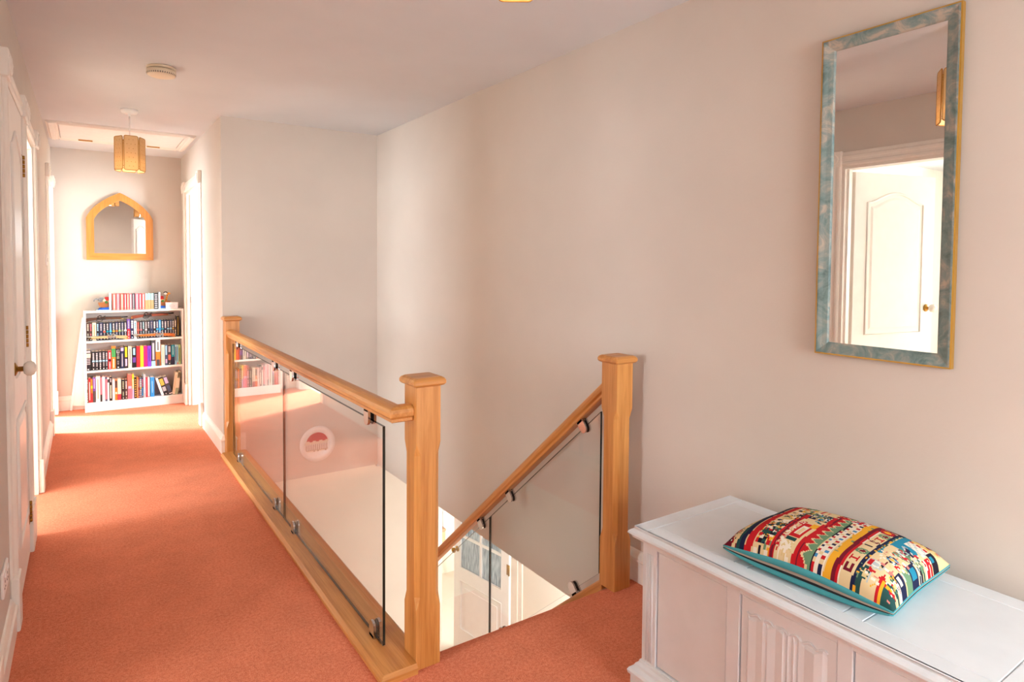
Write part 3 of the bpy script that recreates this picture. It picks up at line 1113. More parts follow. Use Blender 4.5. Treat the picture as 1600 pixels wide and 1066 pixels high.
# ------------------------------------------------------------------ wall fittings
def plate_box(name, label, cat, c, axis, s, wd, ht, extra):
    """small plate on an x-facing wall"""
    x, y, z = c
    root = thing(name, label, cat, c)
    mb = MB(); mb.box(x, x + s * .009, y - wd / 2, y + wd / 2, z - ht / 2, z + ht / 2, 0, .003); mb.build('face_plate', M['white'], root)
    extra(root, x + s * .009, y, z, s)
    return root


def sock(root, x, y, z, s):
    for dy in (-.036, .036):
        mb = MB()
        for a, b, w_, h_ in ((0, .012, .004, .008), (-.011, -.008, .008, .004), (.011, -.008, .008, .004)):
            mb.box(x, x + s * .0008, y + dy + a - w_ / 2, y + dy + a + w_ / 2, z + b - h_ / 2 - .008, z + b + h_ / 2 - .008)
        mb.build('socket_slots', M['rubber'], root, kind='stuff')
        mb = MB(); mb.box(x, x + s * .004, y + dy - .008, y + dy + .008, z + .018, z + .034, 0, .001); mb.build('rocker', M['white'], root)


plate_box('wall_socket', 'white double wall socket low on the left wall', 'socket', (XL, 2.62, .30), 'x', 1, .146, .086, sock)


def sw(root, x, y, z, s):
    mb = MB(); mb.box(x, x + s * .005, y - .010, y + .010, z - .014, z + .014, 0, .001); mb.build('rocker', flat((210, 204, 200), .4), root)


plate_box('light_switch', 'light switch on the left wall before the far doorway', 'switch', (XL, 5.80, 1.38), 'x', 1, .086, .086, sw)

# ------------------------------------------------------------------ tall mirror on the right wall
MY0, MY1, MZ0, MZ1 = .731, 1.102, 1.091, 2.072
root = thing('wall_mirror', 'tall rectangular mirror in a teal marbled frame with gilt edge', 'mirror', (XR, (MY0 + MY1) / 2, MZ0))
FP = [(0, 0), (.034, 0), (.034, .006), (.030, .010), (.016, .014), (.004, .019), (0, .019)]


def frame_piece(a, b, inw, name, mat):
    """mitred moulding between outer corners a,b (y,z), inward dir"""
    mb = MB()
    a, b, inw = Vector((a[0], a[1])), Vector((b[0], b[1])), Vector(inw)
    d = (b - a).normalized()
    r0, r1 = [], []
    for q, h in FP:
        p = a + inw * q + d * q
        r0.append((XR - .003 - h, p.x, p.y))
        p = b + inw * q - d * q
        r1.append((XR - .003 - h, p.x, p.y))
    mb.loft([r0, r1])
    return mb.build(name, mat, root)


for a, b, i in (((MY0, MZ0), (MY1, MZ0), (0, 1)), ((MY1, MZ1), (MY0, MZ1), (0, -1)), ((MY0, MZ1), (MY0, MZ0), (1, 0)), ((MY1, MZ0), (MY1, MZ1), (-1, 0))):
    frame_piece(a, b, i, 'frame_rail', M['marble'])
mb = MB()
g = .004
mb.box(XR - .021, XR - .003, MY0 - g, MY0 + .0005, MZ0 - g, MZ1 + g); mb.box(XR - .021, XR - .003, MY1 - .0005, MY1 + g, MZ0 - g, MZ1 + g)
mb.box(XR - .021, XR - .003, MY0, MY1, MZ0 - g, MZ0 + .0005); mb.box(XR - .021, XR - .003, MY0, MY1, MZ1 - .0005, MZ1 + g)
mb.build('gilt_edge', M['gold'], root)
mb = MB()
mb.box(XR - .0075, XR - .003, MY0 + .028, MY1 - .028, MZ0 + .028, MZ1 - .028)
mb.build('mirror_glass', M['mirror'], root)

# ------------------------------------------------------------------ arched mirror on the end wall
AX0, AX1, AZ0, AZS, AZT = .014, .558, 1.388, 1.776, 2.022
root = thing('arched_mirror', 'small pine mirror with pointed gothic arch above the bookcase', 'mirror', ((AX0 + AX1) / 2, YE, AZ0), local=True)
root.location = ((AX0 + AX1) / 2, YE - .004, AZ0)
root.rotation_euler = (R(.9), 0, 0)
hwd = (AX1 - AX0) / 2


def arch_pts(ins, n=10):
    """outline from bottom-left, up, over the apex, down; local x, z"""
    h_, zs, zt = hwd - ins, AZS - AZ0 - ins * .2, AZT - AZ0 - ins * 1.18
    pts = [(-h_, ins), (-h_, zs)]
    for k in range(1, n + 1):
        t = k / n
        ang = t * R(52)
        f = math.sin(ang) / math.sin(R(52))
        gx = (1 - math.cos(ang)) / (1 - math.cos(R(52)))
        pts.append((-h_ + h_ * (gx * .62 + t * .38), zs + (zt - zs) * (f * .72 + t * .28)))
    return pts + [(-a, b) for a, b in pts[-2::-1]]


po, pi_ = arch_pts(0), arch_pts(.062)
n = len(po)


def seg(i0, i1, name, mat):
    mb = MB()
    for i in range(i0, i1):
        q = [po[i], po[i + 1], pi_[i + 1], pi_[i]]
        mb.loft([[(a, 0, b) for a, b in q], [(a, -.022, b) for a, b in q]], 0, True)
    return mb.build(name, mat, root)


seg(0, 1, 'frame_stile', M['pine_z'])
seg(1, (n - 1) // 2, 'arch_side', M['pine_z'])
seg((n - 1) // 2, n - 2, 'arch_side', M['pine_z'])
seg(n - 2, n - 1, 'frame_stile', M['pine_z'])
mb = MB()
q = [po[0], pi_[0], pi_[-1], po[-1]]
mb.loft([[(a, 0, b) for a, b in q], [(a, -.022, b) for a, b in q]])
mb.build('frame_sill', M['pine_x'], root)
mb = MB()
pp = arch_pts(.055)
mb.loft([[(a, -.002, b) for a, b in pp], [(a, -.008, b) for a, b in pp]])
mb.build('mirror_glass', M['mirror'], root)

# ------------------------------------------------------------------ wall plate seen through the landing glass
PX, PZ, PR = 1.484, -.028, .138
root = thing('wall_plate', 'round white plate with red dome scene, on stairwell wall behind the glass', 'plate', (PX, YB, PZ - PR))
mb = MB(); mb.lathe((PX, YB, PZ), (0, -1, 0), [(.07, 0), (.085, .004), (.10, .012), (PR, .020), (PR, .023), (.102, .016), (.095, .012), (.002, .011)], 48)
mb.build('plate_body', flat((236, 230, 226), .2), root)
yf = YB - .0125
RD = .086
mb = MB()
base_z = .012
arc = [(RD * math.cos(a), RD * math.sin(a)) for a in [math.asin(base_z / RD) + (PI - 2 * math.asin(base_z / RD)) * k / 24 for k in range(25)]]
mb.loft([[(PX + a, yf, PZ + b) for a, b in arc], [(PX + a, yf - .001, PZ + b) for a, b in arc]])
mb.build('painted_sky', flat((176, 62, 82), .3), root)
mb = MB()
mb.box(PX - .098, PX + .082, yf - .0016, yf, PZ - .002, PZ + .016)
for k in range(4):
    mb.box(PX - .085 + k * .05, PX - .060 + k * .05, yf - .0018, yf, PZ + .014, PZ + .024)
mb.box(PX - .098, PX + .082, yf - .0014, yf, PZ - .06, PZ - .046)
mb.build('painted_building', flat((222, 206, 188), .4), root)
mb = MB()
for k in range(12):
    x = PX - .088 + k * .0145
    mb.box(x, x + .006, yf - .0017, yf, PZ - .046, PZ - .004)
mb.box(PX - .09, PX + .118, yf - .0019, yf, PZ - .050, PZ - .047)
for k in (0, 1, 3):
    mb.box(PX - .03 + k * .03, PX - .018 + k * .03, yf - .0017, yf, PZ - .062, PZ - .052)
mb.build('painted_columns', flat((170, 150, 140), .4), root, kind='stuff')

# ------------------------------------------------------------------ bookcase
BX0, BX1, BYF, BYB, BH = -.0185, .795, 6.706, 6.868, .922
T = .018
root = thing('bookcase', 'low white bookcase with three rows of books at the passage end', 'bookcase', ((BX0 + BX1) / 2, 6.8, 0))
for x in (BX0, BX1 - T):
    mb = MB(); mb.box(x, x + T, BYF, BYB, 0, BH - T, 0, .001); mb.build('side_panel', M['lam'], root)
mb = MB(); mb.box(BX0, BX1, BYF - .002, BYB, BH - T, BH, 0, .002); mb.build('top_panel', M['lam'], root)
S1, S2, S3 = .648, .378, .086
for z in (S1, S2, S3):
    mb = MB(); mb.box(BX0 + T, BX1 - T, BYF + .004, BYB - .004, z - T, z, 0, .001); mb.build('shelf', M['lam'], root)
mb = MB(); mb.box(BX0 + T, BX1 - T, BYF + .008, BYF + .024, 0, S3 - T); mb.build('plinth', M['lam'], root)
mb = MB(); mb.box(BX0 + T, BX1 - T, BYB - .004, BYB, .0, BH - T); mb.build('back_panel', flat((206, 198, 196), .6), root)

CN = {'black': (30, 28, 34), 'navy': (38, 44, 78), 'brown': (72, 52, 46), 'cream': (228, 214, 190), 'white': (236, 230, 226), 'red': (206, 40, 48), 'purple': (96, 62, 150), 'teal': (28, 140, 160),
      'paleteal': (160, 200, 204), 'crimson': (178, 52, 70), 'pink': (226, 110, 128), 'palepink': (238, 206, 206), 'salmon': (226, 100, 86), 'orange': (232, 118, 40), 'yellow': (244, 204, 40),
      'magenta': (228, 24, 120), 'violet': (120, 60, 190), 'green': (70, 150, 84), 'palegreen': (166, 196, 130), 'grey': (128, 124, 128), 'darkgrey': (66, 64, 70), 'blue': (50, 140, 206), 'paleblue': (150, 198, 226),
      'tan': (190, 156, 110), 'olive': (92, 90, 66), 'lilac': (196, 170, 204), 'maroon': (120, 36, 44), 'silver': (178, 176, 182), 'rose': (214, 120, 130), 'slate': (70, 84, 110), 'cyan': (60, 180, 226), 'gold': (200, 164, 70),
      'sage': (150, 158, 130)}
WORD = {'paleteal': 'pale teal', 'palepink': 'pale pink', 'palegreen': 'pale green', 'darkgrey': 'dark grey', 'paleblue': 'pale blue'}
ORD = ['first', 'second', 'third', 'fourth', 'fifth', 'sixth', 'seventh', 'eighth', 'ninth', 'tenth'] + ['%dth' % i for i in range(11, 21)] + ['21st', '22nd', '23rd'] + ['%dth' % i for i in range(24, 31)] + ['31st', '32nd', '33rd', '34th']


def book(x0, x1, z, h, base, bands, label, group, yf=6.724, dep=.112, lean=0., cat='book'):
    """paperback standing spine outwards; bands: (za, zb, inset, colour) printed on the spine"""
    wd = x1 - x0
    root = thing('book', label, cat, ((x0 + x1) / 2, yf + dep / 2, z), group, local=True)
    c = .0013
    hw_ = wd / 2
    mb = MB()
    mb.box(-hw_, hw_, -dep / 2, -dep / 2 + c, 0, h)
    mb.box(-hw_, -hw_ + c, -dep / 2 + c, dep / 2, 0, h)
    mb.box(hw_ - c, hw_, -dep / 2 + c, dep / 2, 0, h)
    mats = [flat(CN[base], .4)]
    for (za, zb, ins, cn) in bands:
        m = flat(CN[cn], .4)
        if m not in mats:
            mats.append(m)
        k = mats.index(m)
        e = -hw_ + wd * ins
        f = hw_ - wd * ins
        y = -dep / 2 - .0003 - (.0002 if ins > 0 else 0)
        mb.add([(e, y, h * za), (f, y, h * za), (f, y, h * zb), (e, y, h * zb)], [(0, 1, 2, 3)], k)
    mb.build('cover', mats, root)
    mb = MB()
    mb.box(-hw_ + c, hw_ - c, -dep / 2 + c, dep / 2 - .003, .002, h - .002)
    mb.build('page_block', flat((232, 222, 202), .9), root)
    if lean:
        root.rotation_euler = (0, lean, 0)
    return root


def px2x(p):
    return .001 + (p - 135) * .005178


def ttl(cn, mot=None, lo=.10, hi=.92):
    """lettering column on the spine as dashes, optional motif and publisher dot"""
    out = []
    z = hi
    while z > .56:
        d = random.choice((.05, .07, .09))
        out.append((max(z - d, .54), z, .26, cn))
        z -= d + .02
    z = .40
    while z > lo + .10:
        d = random.choice((.05, .08))
        out.append((z - d, z, .32, cn))
        z -= d + .025
    if mot:
        out.append((.44, .53, .10, mot))
    out.append((lo - .05, lo, .34, 'white'))
    return out


def two(c2, f=.5, t=None):
    return [(0, f, 0, c2)] + ([(.2, .9, .3, t)] if t else [])


def row(spec, off, z, shelf, group, hdef, yf=6.724, gap=.0006):
    for i, s in enumerate(spec):
        a, b, base, bands, desc = s[:5]
        h = s[5] if len(s) > 5 else hdef
        h = h + random.uniform(-.002, .002)
        nm = WORD.get(base, base)
        lab = '%s %s, %s from the left %s' % (nm, desc, ORD[i], shelf)
        book(px2x(off(a)) + gap, px2x(off(b)) - gap, z, h, base, bands, lab, group, yf)


# top shelf row (crop coordinates converted to photo pixels)
c1 = lambda v: 125 + v / 11.84
r1 = []
A = [(75, 122, 'darkgrey', 'silver', None), (123, 174, 'brown', 'cream', None), (175, 223, 'brown', 'pink', None)]
for a, b, c, t, m in A:
    r1.append((a, b, c, ttl(t, m), 'paperback with %s lettering' % WORD.get(t, t)))
r1.append((224, 294, 'cream', [(.1, .9, .36, 'tan')], 'thick pale paperback', .166))
for a, b, c, t, m in ((295, 347, 'black', 'paleblue', None), (348, 410, 'navy', 'silver', None), (411, 465, 'black', 'silver', 'salmon'), (466, 520, 'black', 'silver', 'teal'), (521, 575, 'navy', 'paleblue', 'cyan'),
                      (576, 634, 'black', 'silver', 'gold'), (635, 686, 'navy', 'silver', 'orange'), (687, 740, 'black', 'silver', 'palegreen'), (741, 790, 'navy', 'silver', 'sage'), (791, 848, 'black', 'silver', 'white')):
    r1.append((a, b, c, ttl(t, m), 'paperback with %s' % ((WORD.get(m, m) + ' motif') if m else (WORD.get(t, t) + ' lettering'))))
r1.append((850, 908, 'purple', [(0, .5, .0, 'red')] + ttl('silver'), 'and red paperback', .186))
r1.append((910, 978, 'navy', ttl('white'), 'thick paperback with white lettering', .184))
o2 = 80 * 11.84
for a, b, c, t, m in ((30, 82, 'white', 'teal', 'paleteal'), (83, 136, 'brown', 'salmon', 'salmon'), (137, 187, 'black', 'silver', 'rose'), (188, 232, 'darkgrey', 'paleteal', None), (233, 283, 'brown', 'silver', 'palepink'),
                      (284, 332, 'black', 'silver', None), (333, 392, 'navy', 'grey', None), (393, 446, 'black', 'white', None), (447, 502, 'navy', 'silver', 'cyan'), (503, 545, 'blue', 'paleblue', None),
                      (546, 604, 'black', 'silver', 'teal'), (605, 656, 'navy', 'white', None), (657, 712, 'black', 'silver', 'paleblue'), (713, 762, 'navy', 'silver', 'paleblue'), (763, 803, 'black', 'white', 'gold'), (804, 850, 'brown', 'cream', None)):
    r1.append((a + o2, b + o2, c, ttl(t, m), 'paperback with %s' % ((WORD.get(m, m) + ' motif') if m else (WORD.get(t, t) + ' lettering'))))
r1.append((852 + o2, 906 + o2, 'black', [(0, 1, .0, 'black'), (.05, .95, .28, 'gold')] + ttl('gold'), 'and yellow taller paperback', .200))
row(r1, c1, S1, 'on the top shelf', 'paperbacks on the top shelf', .166, 6.744)

# middle shelf row
c3 = lambda v: 125 + v / 9.69
o4 = 80 * 9.69
r2 = [(75, 158, 'black', [(.62, .82, .06, 'cream'), (.86, .96, .1, 'silver'), (.3, .34, .1, 'silver'), (.38, .42, .1, 'silver'), (.46, .5, .1, 'silver'), (.54, .58, .1, 'silver'), (.04, .09, .36, 'white')], 'thick picture-spined book', .190)]
for a, b in ((168, 217), (218, 266), (267, 316), (317, 364), (365, 402)):
    r2.append((a, b, 'black', ttl('silver', 'paleblue'), 'paperback with pale blue motif'))
r2 += [(403, 455, 'red', ttl('palepink', 'black'), 'paperback with dark band'),
       (456, 518, 'orange', [(.52, .9, 0, 'green'), (.06, .45, .34, 'cream')], 'and green hardback', .212),
       (521, 585, 'black', [(.78, .94, .15, 'silver'), (.5, .6, .2, 'sage')] + ttl('grey'), 'paperback with grey drawing', .186),
       (588, 642, 'navy', [(.82, .97, .1, 'lilac'), (.1, .7, .36, 'silver')], 'paperback with lilac tip', .198),
       (644, 702, 'black', [(.5, .95, .22, 'yellow'), (.1, .42, .25, 'lilac')], 'paperback with yellow lettering', .208),
       (704, 760, 'cream', [(.2, .9, .36, 'grey')], 'paperback with grey lettering', .200),
       (762, 828, 'black', [(.25, .5, .15, 'purple'), (.62, .95, .25, 'paleblue')], 'and purple paperback', .194),
       (830, 887, 'red', [(.25, .85, .42, 'crimson')], 'hardback, brightest red', .200)]
for a, b, c, d in ((113, 164, 'yellow', 'gold'), (166, 222, 'magenta', 'crimson'), (224, 282, 'violet', 'navy')):
    r2.append((a + o4, b + o4, c, [(.25, .85, .42, d)], 'hardback in the bright row', .200))
r2 += [(284 + o4, 350 + o4, 'darkgrey', [(0, .2, 0, 'paleblue'), (.25, .9, .25, 'silver')], 'tall hardback with pale blue foot', .246),
       (354 + o4, 428 + o4, 'orange', [(.55, 1, 0, 'white'), (.6, .93, .36, 'darkgrey'), (0, .25, .12, 'darkgrey')], 'and white tall hardback', .248),
       (440 + o4, 497 + o4, 'cream', [(.1, .9, .38, 'sage')], 'paperback in the right half', .198),
       (499 + o4, 543 + o4, 'slate', [(.5, .95, .2, 'paleblue'), (.1, .3, .2, 'lilac')], 'paperback with pale blue lettering', .198),
       (545 + o4, 600 + o4, 'darkgrey', [(.25, .5, .15, 'salmon'), (.64, .92, .2, 'silver'), (.05, .1, .36, 'white')], 'paperback with red panel', .196),
       (602 + o4, 656 + o4, 'teal', [(0, .4, 0, 'navy'), (.5, .94, .36, 'paleteal')], 'paperback with navy foot', .196),
       (658 + o4, 690 + o4, 'paleblue', [(.2, .9, .25, 'slate')], 'slim paperback', .194),
       (691 + o4, 718 + o4, 'paleteal', [(.2, .9, .3, 'blue'), (.02, .1, .1, 'salmon')], 'slim paperback', .192),
       (720 + o4, 757 + o4, 'palegreen', [(.15, .85, .3, 'olive')], 'paperback against the right side', .192)]
row(r2, c3, S2, 'on the middle shelf', 'books on the middle shelf', .172)

# bottom shelf row
r3 = [(80, 114, 'olive', ttl('silver'), 'dark paperback', .232), (115, 148, 'red', [(.1, .85, .36, 'white')], 'paperback', .222), (149, 176, 'orange', [(0, .4, 0, 'red'), (.6, .72, 0, 'yellow')], 'and red paperback', .215),
      (177, 219, 'purple', [(0, .45, 0, 'darkgrey'), (.55, .95, .35, 'lilac')], 'paperback', .228), (220, 283, 'silver', [(0, 1, 0, 'white'), (.12, .9, .36, 'sage')], 'and white thick paperback', .232),
      (285, 311, 'pink', [(0, .3, 0, 'black')], 'paperback with black foot', .222), (312, 353, 'lilac', [(0, 1, 0, 'white'), (.1, .9, .4, 'lilac')], 'pale paperback', .228), (354, 387, 'pink', [(.0, .08, 0, 'slate'), (.9, 1, 0, 'slate')], 'paperback with slate ends', .226),
      (388, 416, 'white', [(.78, .92, 0, 'darkgrey')], 'paperback with dark band', .220), (418, 457, 'black', [(.1, .65, .3, 'cream'), (.78, .94, .3, 'silver')], 'paperback with cream lettering', .222), (459, 499, 'palepink', [(.1, .9, .4, 'white')], 'pale paperback', .196),
      (500, 535, 'orange', [(.6, .95, 0, 'brown'), (.3, .4, .1, 'cream')], 'paperback with brown top', .192), (537, 592, 'cream', [(0, .28, 0, 'crimson')], 'paperback with crimson foot', .196), (598, 646, 'black', ttl('sage'), 'paperback with sage lettering', .186),
      (648, 688, 'brown', ttl('palepink'), 'dark paperback', .184), (690, 756, 'salmon', [(0, .44, 0, 'pink'), (.42, .52, .1, 'lilac')], 'tall paperback with lilac motif', .232), (757, 786, 'yellow', [(0, .4, 0, 'lilac'), (.4, .8, .2, 'cream')], 'pale tall paperback', .228),
      (788, 826, 'black', [(.08 + .11 * k, .13 + .11 * k, .25, 'gold') for k in range(8)], 'paperback with gold chequers', .202), (827, 850, 'orange', [(.1, .9, .4, 'cream')], 'slim paperback', .196)]
r3 += [(75 + o4, 98 + o4, 'maroon', ttl('silver'), 'slim paperback', .19), (99 + o4, 128 + o4, 'slate', ttl('white', 'gold'), 'paperback with gold motif', .192), (130 + o4, 153 + o4, 'navy', [(.1, .5, .1, 'blue')] + ttl('pink'), 'paperback with blue panel', .192),
       (154 + o4, 191 + o4, 'paleblue', [(0, 1, 0, 'silver'), (.2, .9, .35, 'paleblue')], 'and silver tall paperback', .222), (192 + o4, 223 + o4, 'crimson', [(.1, .9, .42, 'rose')], 'paperback', .190), (224 + o4, 252 + o4, 'white', [(.0, .05, 0, 'rose')], 'plain paperback', .190)]
row(r3, c3, S3, 'on the bottom shelf', 'books on the bottom shelf', .19)
bl = px2x(c3(262 + o4))
book(bl, bl + .034, S3, .188, 'blue', [(.2, .8, .42, 'paleblue')], 'thick bright blue book upright at the right of the bottom shelf', 'books on the bottom shelf')
xr_ = .6085
th = R(-17)
for i, (wd, h, base, bands, lab) in enumerate(((.020, .178, 'white', [(.1, .9, .4, 'silver')], 'white book leaning left against the blue one'),
                                                (.040, .180, 'black', [(.55, .92, .12, 'gold'), (.22, .46, .15, 'silver'), (.05, .09, .4, 'white')], 'black leaning book with gold panel, beside the white one'),
                                                (.036, .186, 'darkgrey', [(.62, .95, .12, 'lilac'), (.2, .5, .15, 'slate'), (.05, .09, .1, 'white')], 'dark grey leaning book with lilac panel, outermost of the leaning ones'))):
    # bottom-left corners step along the shelf, each leaning to the left at the same tilt
    offx = [0, .0308, .0710][i]
    c_, s_ = math.cos(th), math.sin(th)
    # rotate about y by th: local x -> (c,0,-s), local z -> (s,0,c); lowest corner is bottom-right/left
    bx = xr_ + offx
    zlow = S3 + (wd / 2) * abs(s_)
    book(bx - wd / 2, bx + wd / 2, zlow + .0005, h, base, bands, lab, 'books on the bottom shelf', lean=th)
xg = .687
for i, (wd, h, base, bands, lab) in enumerate(((.022, .215, 'cream', [(.1, .9, .4, 'tan')], 'cream book leaning right by the end of the bottom shelf'),
                                                (.026, .222, 'sage', [(.28, .70, 0, 'cream'), (.75, .95, .15, 'olive')], 'sage and cream book leaning on the right side of the bottom shelf'))):
    th2 = R(8)
    book(xg + .012 + i * .0248 - wd / 2, xg + .012 + i * .0248 + wd / 2, S3 + wd / 2 * math.sin(th2) + .0005, h, base, bands, lab, 'books on the bottom shelf', lean=th2)

# books on top between the bookends
r0 = []
for a, b, c, t in ((588, 660, 'salmon', 'palepink'), (662, 724, 'rose', 'silver'), (732, 800, 'salmon', 'cream'), (802, 850, 'crimson', 'palepink'), (852, 897, 'salmon', 'cream'), (899, 950, 'rose', 'palepink'),
                   (952, 1003, 'darkgrey', 'silver')):
    r0.append((a, b, c, [(.12, .95, .32, t), (.03, .09, .3, 'cream')], 'volume with %s spine label' % WORD.get(t, t)))
r0 += [(1005, 1007 + 0, 'grey', [], '')][:0]
for a, b, c, t in ((62, 128, 'pink', 'palepink'), (129, 184, 'crimson', 'palepink'), (185, 246, 'salmon', 'palepink')):
    r0.append((a + o2, b + o2, c, [(.12, .95, .32, t), (.03, .09, .3, 'cream')], 'volume with %s spine label' % WORD.get(t, t)))
for a, b in ((248, 300), (301, 352), (353, 414)):
    r0.append((a + o2, b + o2, 'tan', [(.58, 1, 0, 'paleteal')], 'volume with pale teal top half'))
r0.append((418 + o2, 497 + o2, 'black', [(.06 + .13 * k, .14 + .13 * k, .14 + .05 * (k % 2), 'silver') for k in range(7)], 'volume with white lettering'))
row(r0, c1, BH, 'on top of the bookcase', 'books on top of the bookcase', .152, 6.745)

# ------------------------------------------------------------------ ark bookends
def bookend(x, s, label, kind):
    root = thing('bookend', label, 'bookend', (x, 6.795, BH), 'ark bookends', local=True)
    mb = MB(); mb.box(-.009, .009, -.06, .06, 0, .162, 0, .003); mb.build('upright', flat((196, 204, 212), .5), root)
    mb = MB(); mb.box(s * .009, s * .11, -.06, .06, 0, .008, 0, .003); mb.build('base', flat((186, 206, 216), .5), root)
    mb = MB()
    wv = [(.0, .008), (.085, .008), (.075, .020), (.045, .028), (.0, .030)]
    mb.loft([[(s * (.009 + a), -.058, b) for a, b in wv], [(s * (.009 + a), .05, b) for a, b in wv]]); mb.build('wave', flat((24, 84, 180), .4), root)
    mb = MB()
    hl = [(0, .028), (.055, .028), (.078, .045), (.086, .072), (0, .072)]
    mb.loft([[(s * (.009 + a), -.045, b) for a, b in hl], [(s * (.009 + a), .045, b) for a, b in hl]]); mb.build('hull', flat((168, 100, 52), .5), root)
    mb = MB(); mb.box(s * .009, s * .045, -.03, .03, .072, .092, 0, .002); mb.build('cabin', flat((236, 206, 140), .5), root)
    mb = MB(); mb.loft([[(s * .009, -.036, .092), (s * .009, .036, .092), (s * .009, 0, .122)], [(s * .040, -.036, .092), (s * .040, .036, .092), (s * .040, 0, .122)]]); mb.build('roof', flat((206, 40, 40), .5), root)
    mb = MB(); mb.ball((s * .030, -.042, .074), .012, 10); mb.build('bush', flat((70, 120, 52), .7), root)
    if kind == 'elephant':
        gm_ = flat((136, 140, 146), .6)
        mb = MB(); mb.ball((s * .070, -.012, .100), .021, 12)
        mb.tube([(s * .088, -.014, .100), (s * .108, -.014, .106), (s * .122, -.014, .098), (s * .126, -.014, .084)], [.008, .0065, .005, .004], 8)
        mb.build('elephant_head', gm_, root)
        for dy in (-.030, .012):
            mb = MB(); mb.ball((s * .062, dy, .106), .014, 10, 0, .4, 1, 1.1); mb.build('elephant_ear', gm_, root)
        mb = MB(); mb.ball((s * .045, -.030, .090), .015, 10); mb.build('lamb', flat((240, 226, 190), .8), root)
    else:
        om = flat((232, 160, 60), .6)
        mb = MB(); mb.tube([(s * .060, -.02, .070), (s * .066, -.02, .105), (s * .074, -.02, .140)], [.010, .008, .007], 8)
        mb.ball((s * .082, -.022, .146), .011, 10, 0, 1.5, 1, .9); mb.build('giraffe', om, root)
        mb = MB()
        for q in (.085, .105, .125):
            mb.ball((s * (.048 + q * .18), -.028, q), .004, 8)
        mb.build('giraffe_spots', flat((120, 72, 30), .6), root, kind='stuff')
        mb = MB(); mb.ball((s * .055, -.026, .146), .017, 12, 0, 1, .8, .8); mb.build('zebra_head', flat((236, 232, 226), .6), root)
        mb = MB(); mb.tube([(s * .040, -.026, .152), (s * .050, -.034, .162), (s * .064, -.034, .160), (s * .070, -.030, .150)], .005, 8); mb.build('zebra_mane', flat((30, 28, 28), .7), root)
    return root


bookend(px2x(171.4), -1, 'ark bookend with grey elephant, left of the books on top', 'elephant')
bookend(px2x(249.0), 1, 'ark bookend with orange giraffe, right of the books on top', 'giraffe')
t = thing('card_box', 'small white card box on the right end of the bookcase top', 'box', (px2x(269), 6.74, BH))
xa, xb = px2x(259), px2x(279)
mb = MB(); mb.box(xa, xb, 6.715, 6.765, BH, BH + .058, 0, .001); mb.build('box_body', flat((238, 230, 236), .5), t)
mb = MB(); mb.box(xa - .001, xb + .001, 6.714, 6.766, BH + .046, BH + .062, 0, .001); mb.build('box_lid', flat((242, 236, 240), .5), t)
mb = MB(); mb.tube([((xa + xb) / 2 + .022 * math.cos(k * PI / 8), 6.7142, BH + .026 + .009 * math.sin(k * PI / 8)) for k in range(16)], .0008, 5, 0, True); mb.build('oval_emblem', flat((170, 160, 166), .5), t)


# ------------------------------------------------------------------ flintlock pistols on the top shelf
def flintlock(loc, length, s, label, stock, metal, roll=0., yrot=0.):
    """lies along local x, muzzle towards s*x, seen from -y"""
    root = thing('flintlock_pistol', label, 'model gun', loc, 'model flintlocks on the top shelf', local=True)
    root.rotation_euler = (0, yrot, 0)
    Lh = length
    prof = [(0, -.002), (.03, -.004), (.09, .004), (.30, .014), (.42, .013), (.86, .020), (.86, .034), (.40, .037), (.28, .036), (.12, .033), (.04, .030), (0, .024)]
    prof = [(a, b + .004) for a, b in prof]
    mb = MB()
    o = [(s * (a - .5) * Lh, b) for a, b in prof]
    mb.loft([[(x, -.010, z) for x, z in o], [(x, -.014, z * .94 + .001) for x, z in o], [(x, .010, z) for x, z in o]][0:1] + [[(x, .010, z) for x, z in o]])
    mb.build('stock', flat(stock, .35), root)
    mb = MB(); mb.cyl((s * -.14 * Lh, 0, .036), (s * .5 * Lh, 0, .037), .0095, .007, 12); mb.build('barrel', metal, root)
    mb = MB(); mb.box(s * -.22 * Lh, s * -.02 * Lh, -.014, -.010, .018, .036, 0, .002); mb.build('lock_plate', metal, root)
    mb = MB(); mb.tube([(s * -.16 * Lh, -.016, .032), (s * -.20 * Lh, -.016, .048), (s * -.15 * Lh, -.016, .058), (s * -.11 * Lh, -.016, .052)], .0045, 8); mb.ball((s * -.16 * Lh, -.016, .032), .007, 8)
    mb.build('hammer', metal, root)
    mb = MB(); mb.tube([(s * -.05 * Lh, -.015, .034), (s * -.05 * Lh, -.015, .050), (s * -.02 * Lh, -.015, .052)], .004, 8); mb.build('frizzen', metal, root)
    mb = MB(); mb.tube([(s * -.24 * Lh, 0, .016), (s * -.20 * Lh, 0, .004), (s * -.12 * Lh, 0, .004), (s * -.08 * Lh, 0, .018)], .003, 8); mb.build('trigger_guard', metal, root)
    mb = MB(); mb.cyl((s * -.502 * Lh, 0, .012), (s * -.47 * Lh, 0, .013), .013, .011, 12); mb.build('butt_cap', M['brass'], root)
    mb = MB(); mb.cyl((s * .10 * Lh, 0, .020), (s * .44 * Lh, 0, .021), .003, None, 8); mb.build('ramrod', M['brass'], root)
    return root


iron = base_mat('dark_iron', (70, 64, 62), .4, .9)
flintlock((px2x(165.5), 6.775, S1 + .170), .34, 1, 'dark flintlock pistol with tan butt lying on the left paperbacks', (86, 54, 36), iron)
flintlock((px2x(238.5), 6.775, S1 + .186), .36, 1, 'long reddish brown flintlock lying on the right paperbacks', (130, 60, 36), iron, 0, R(-1.5))
flintlock((px2x(165.5), 6.728, S1 + .001), .33, -1, 'pale flintlock with cream butt in front of the left paperbacks', (196, 164, 118), M['steel'])
flintlock((px2x(240), 6.728, S1 + .001), .35, -1, 'silver flintlock with orange brown butt in front of the right paperbacks', (190, 104, 44), M['steel'])

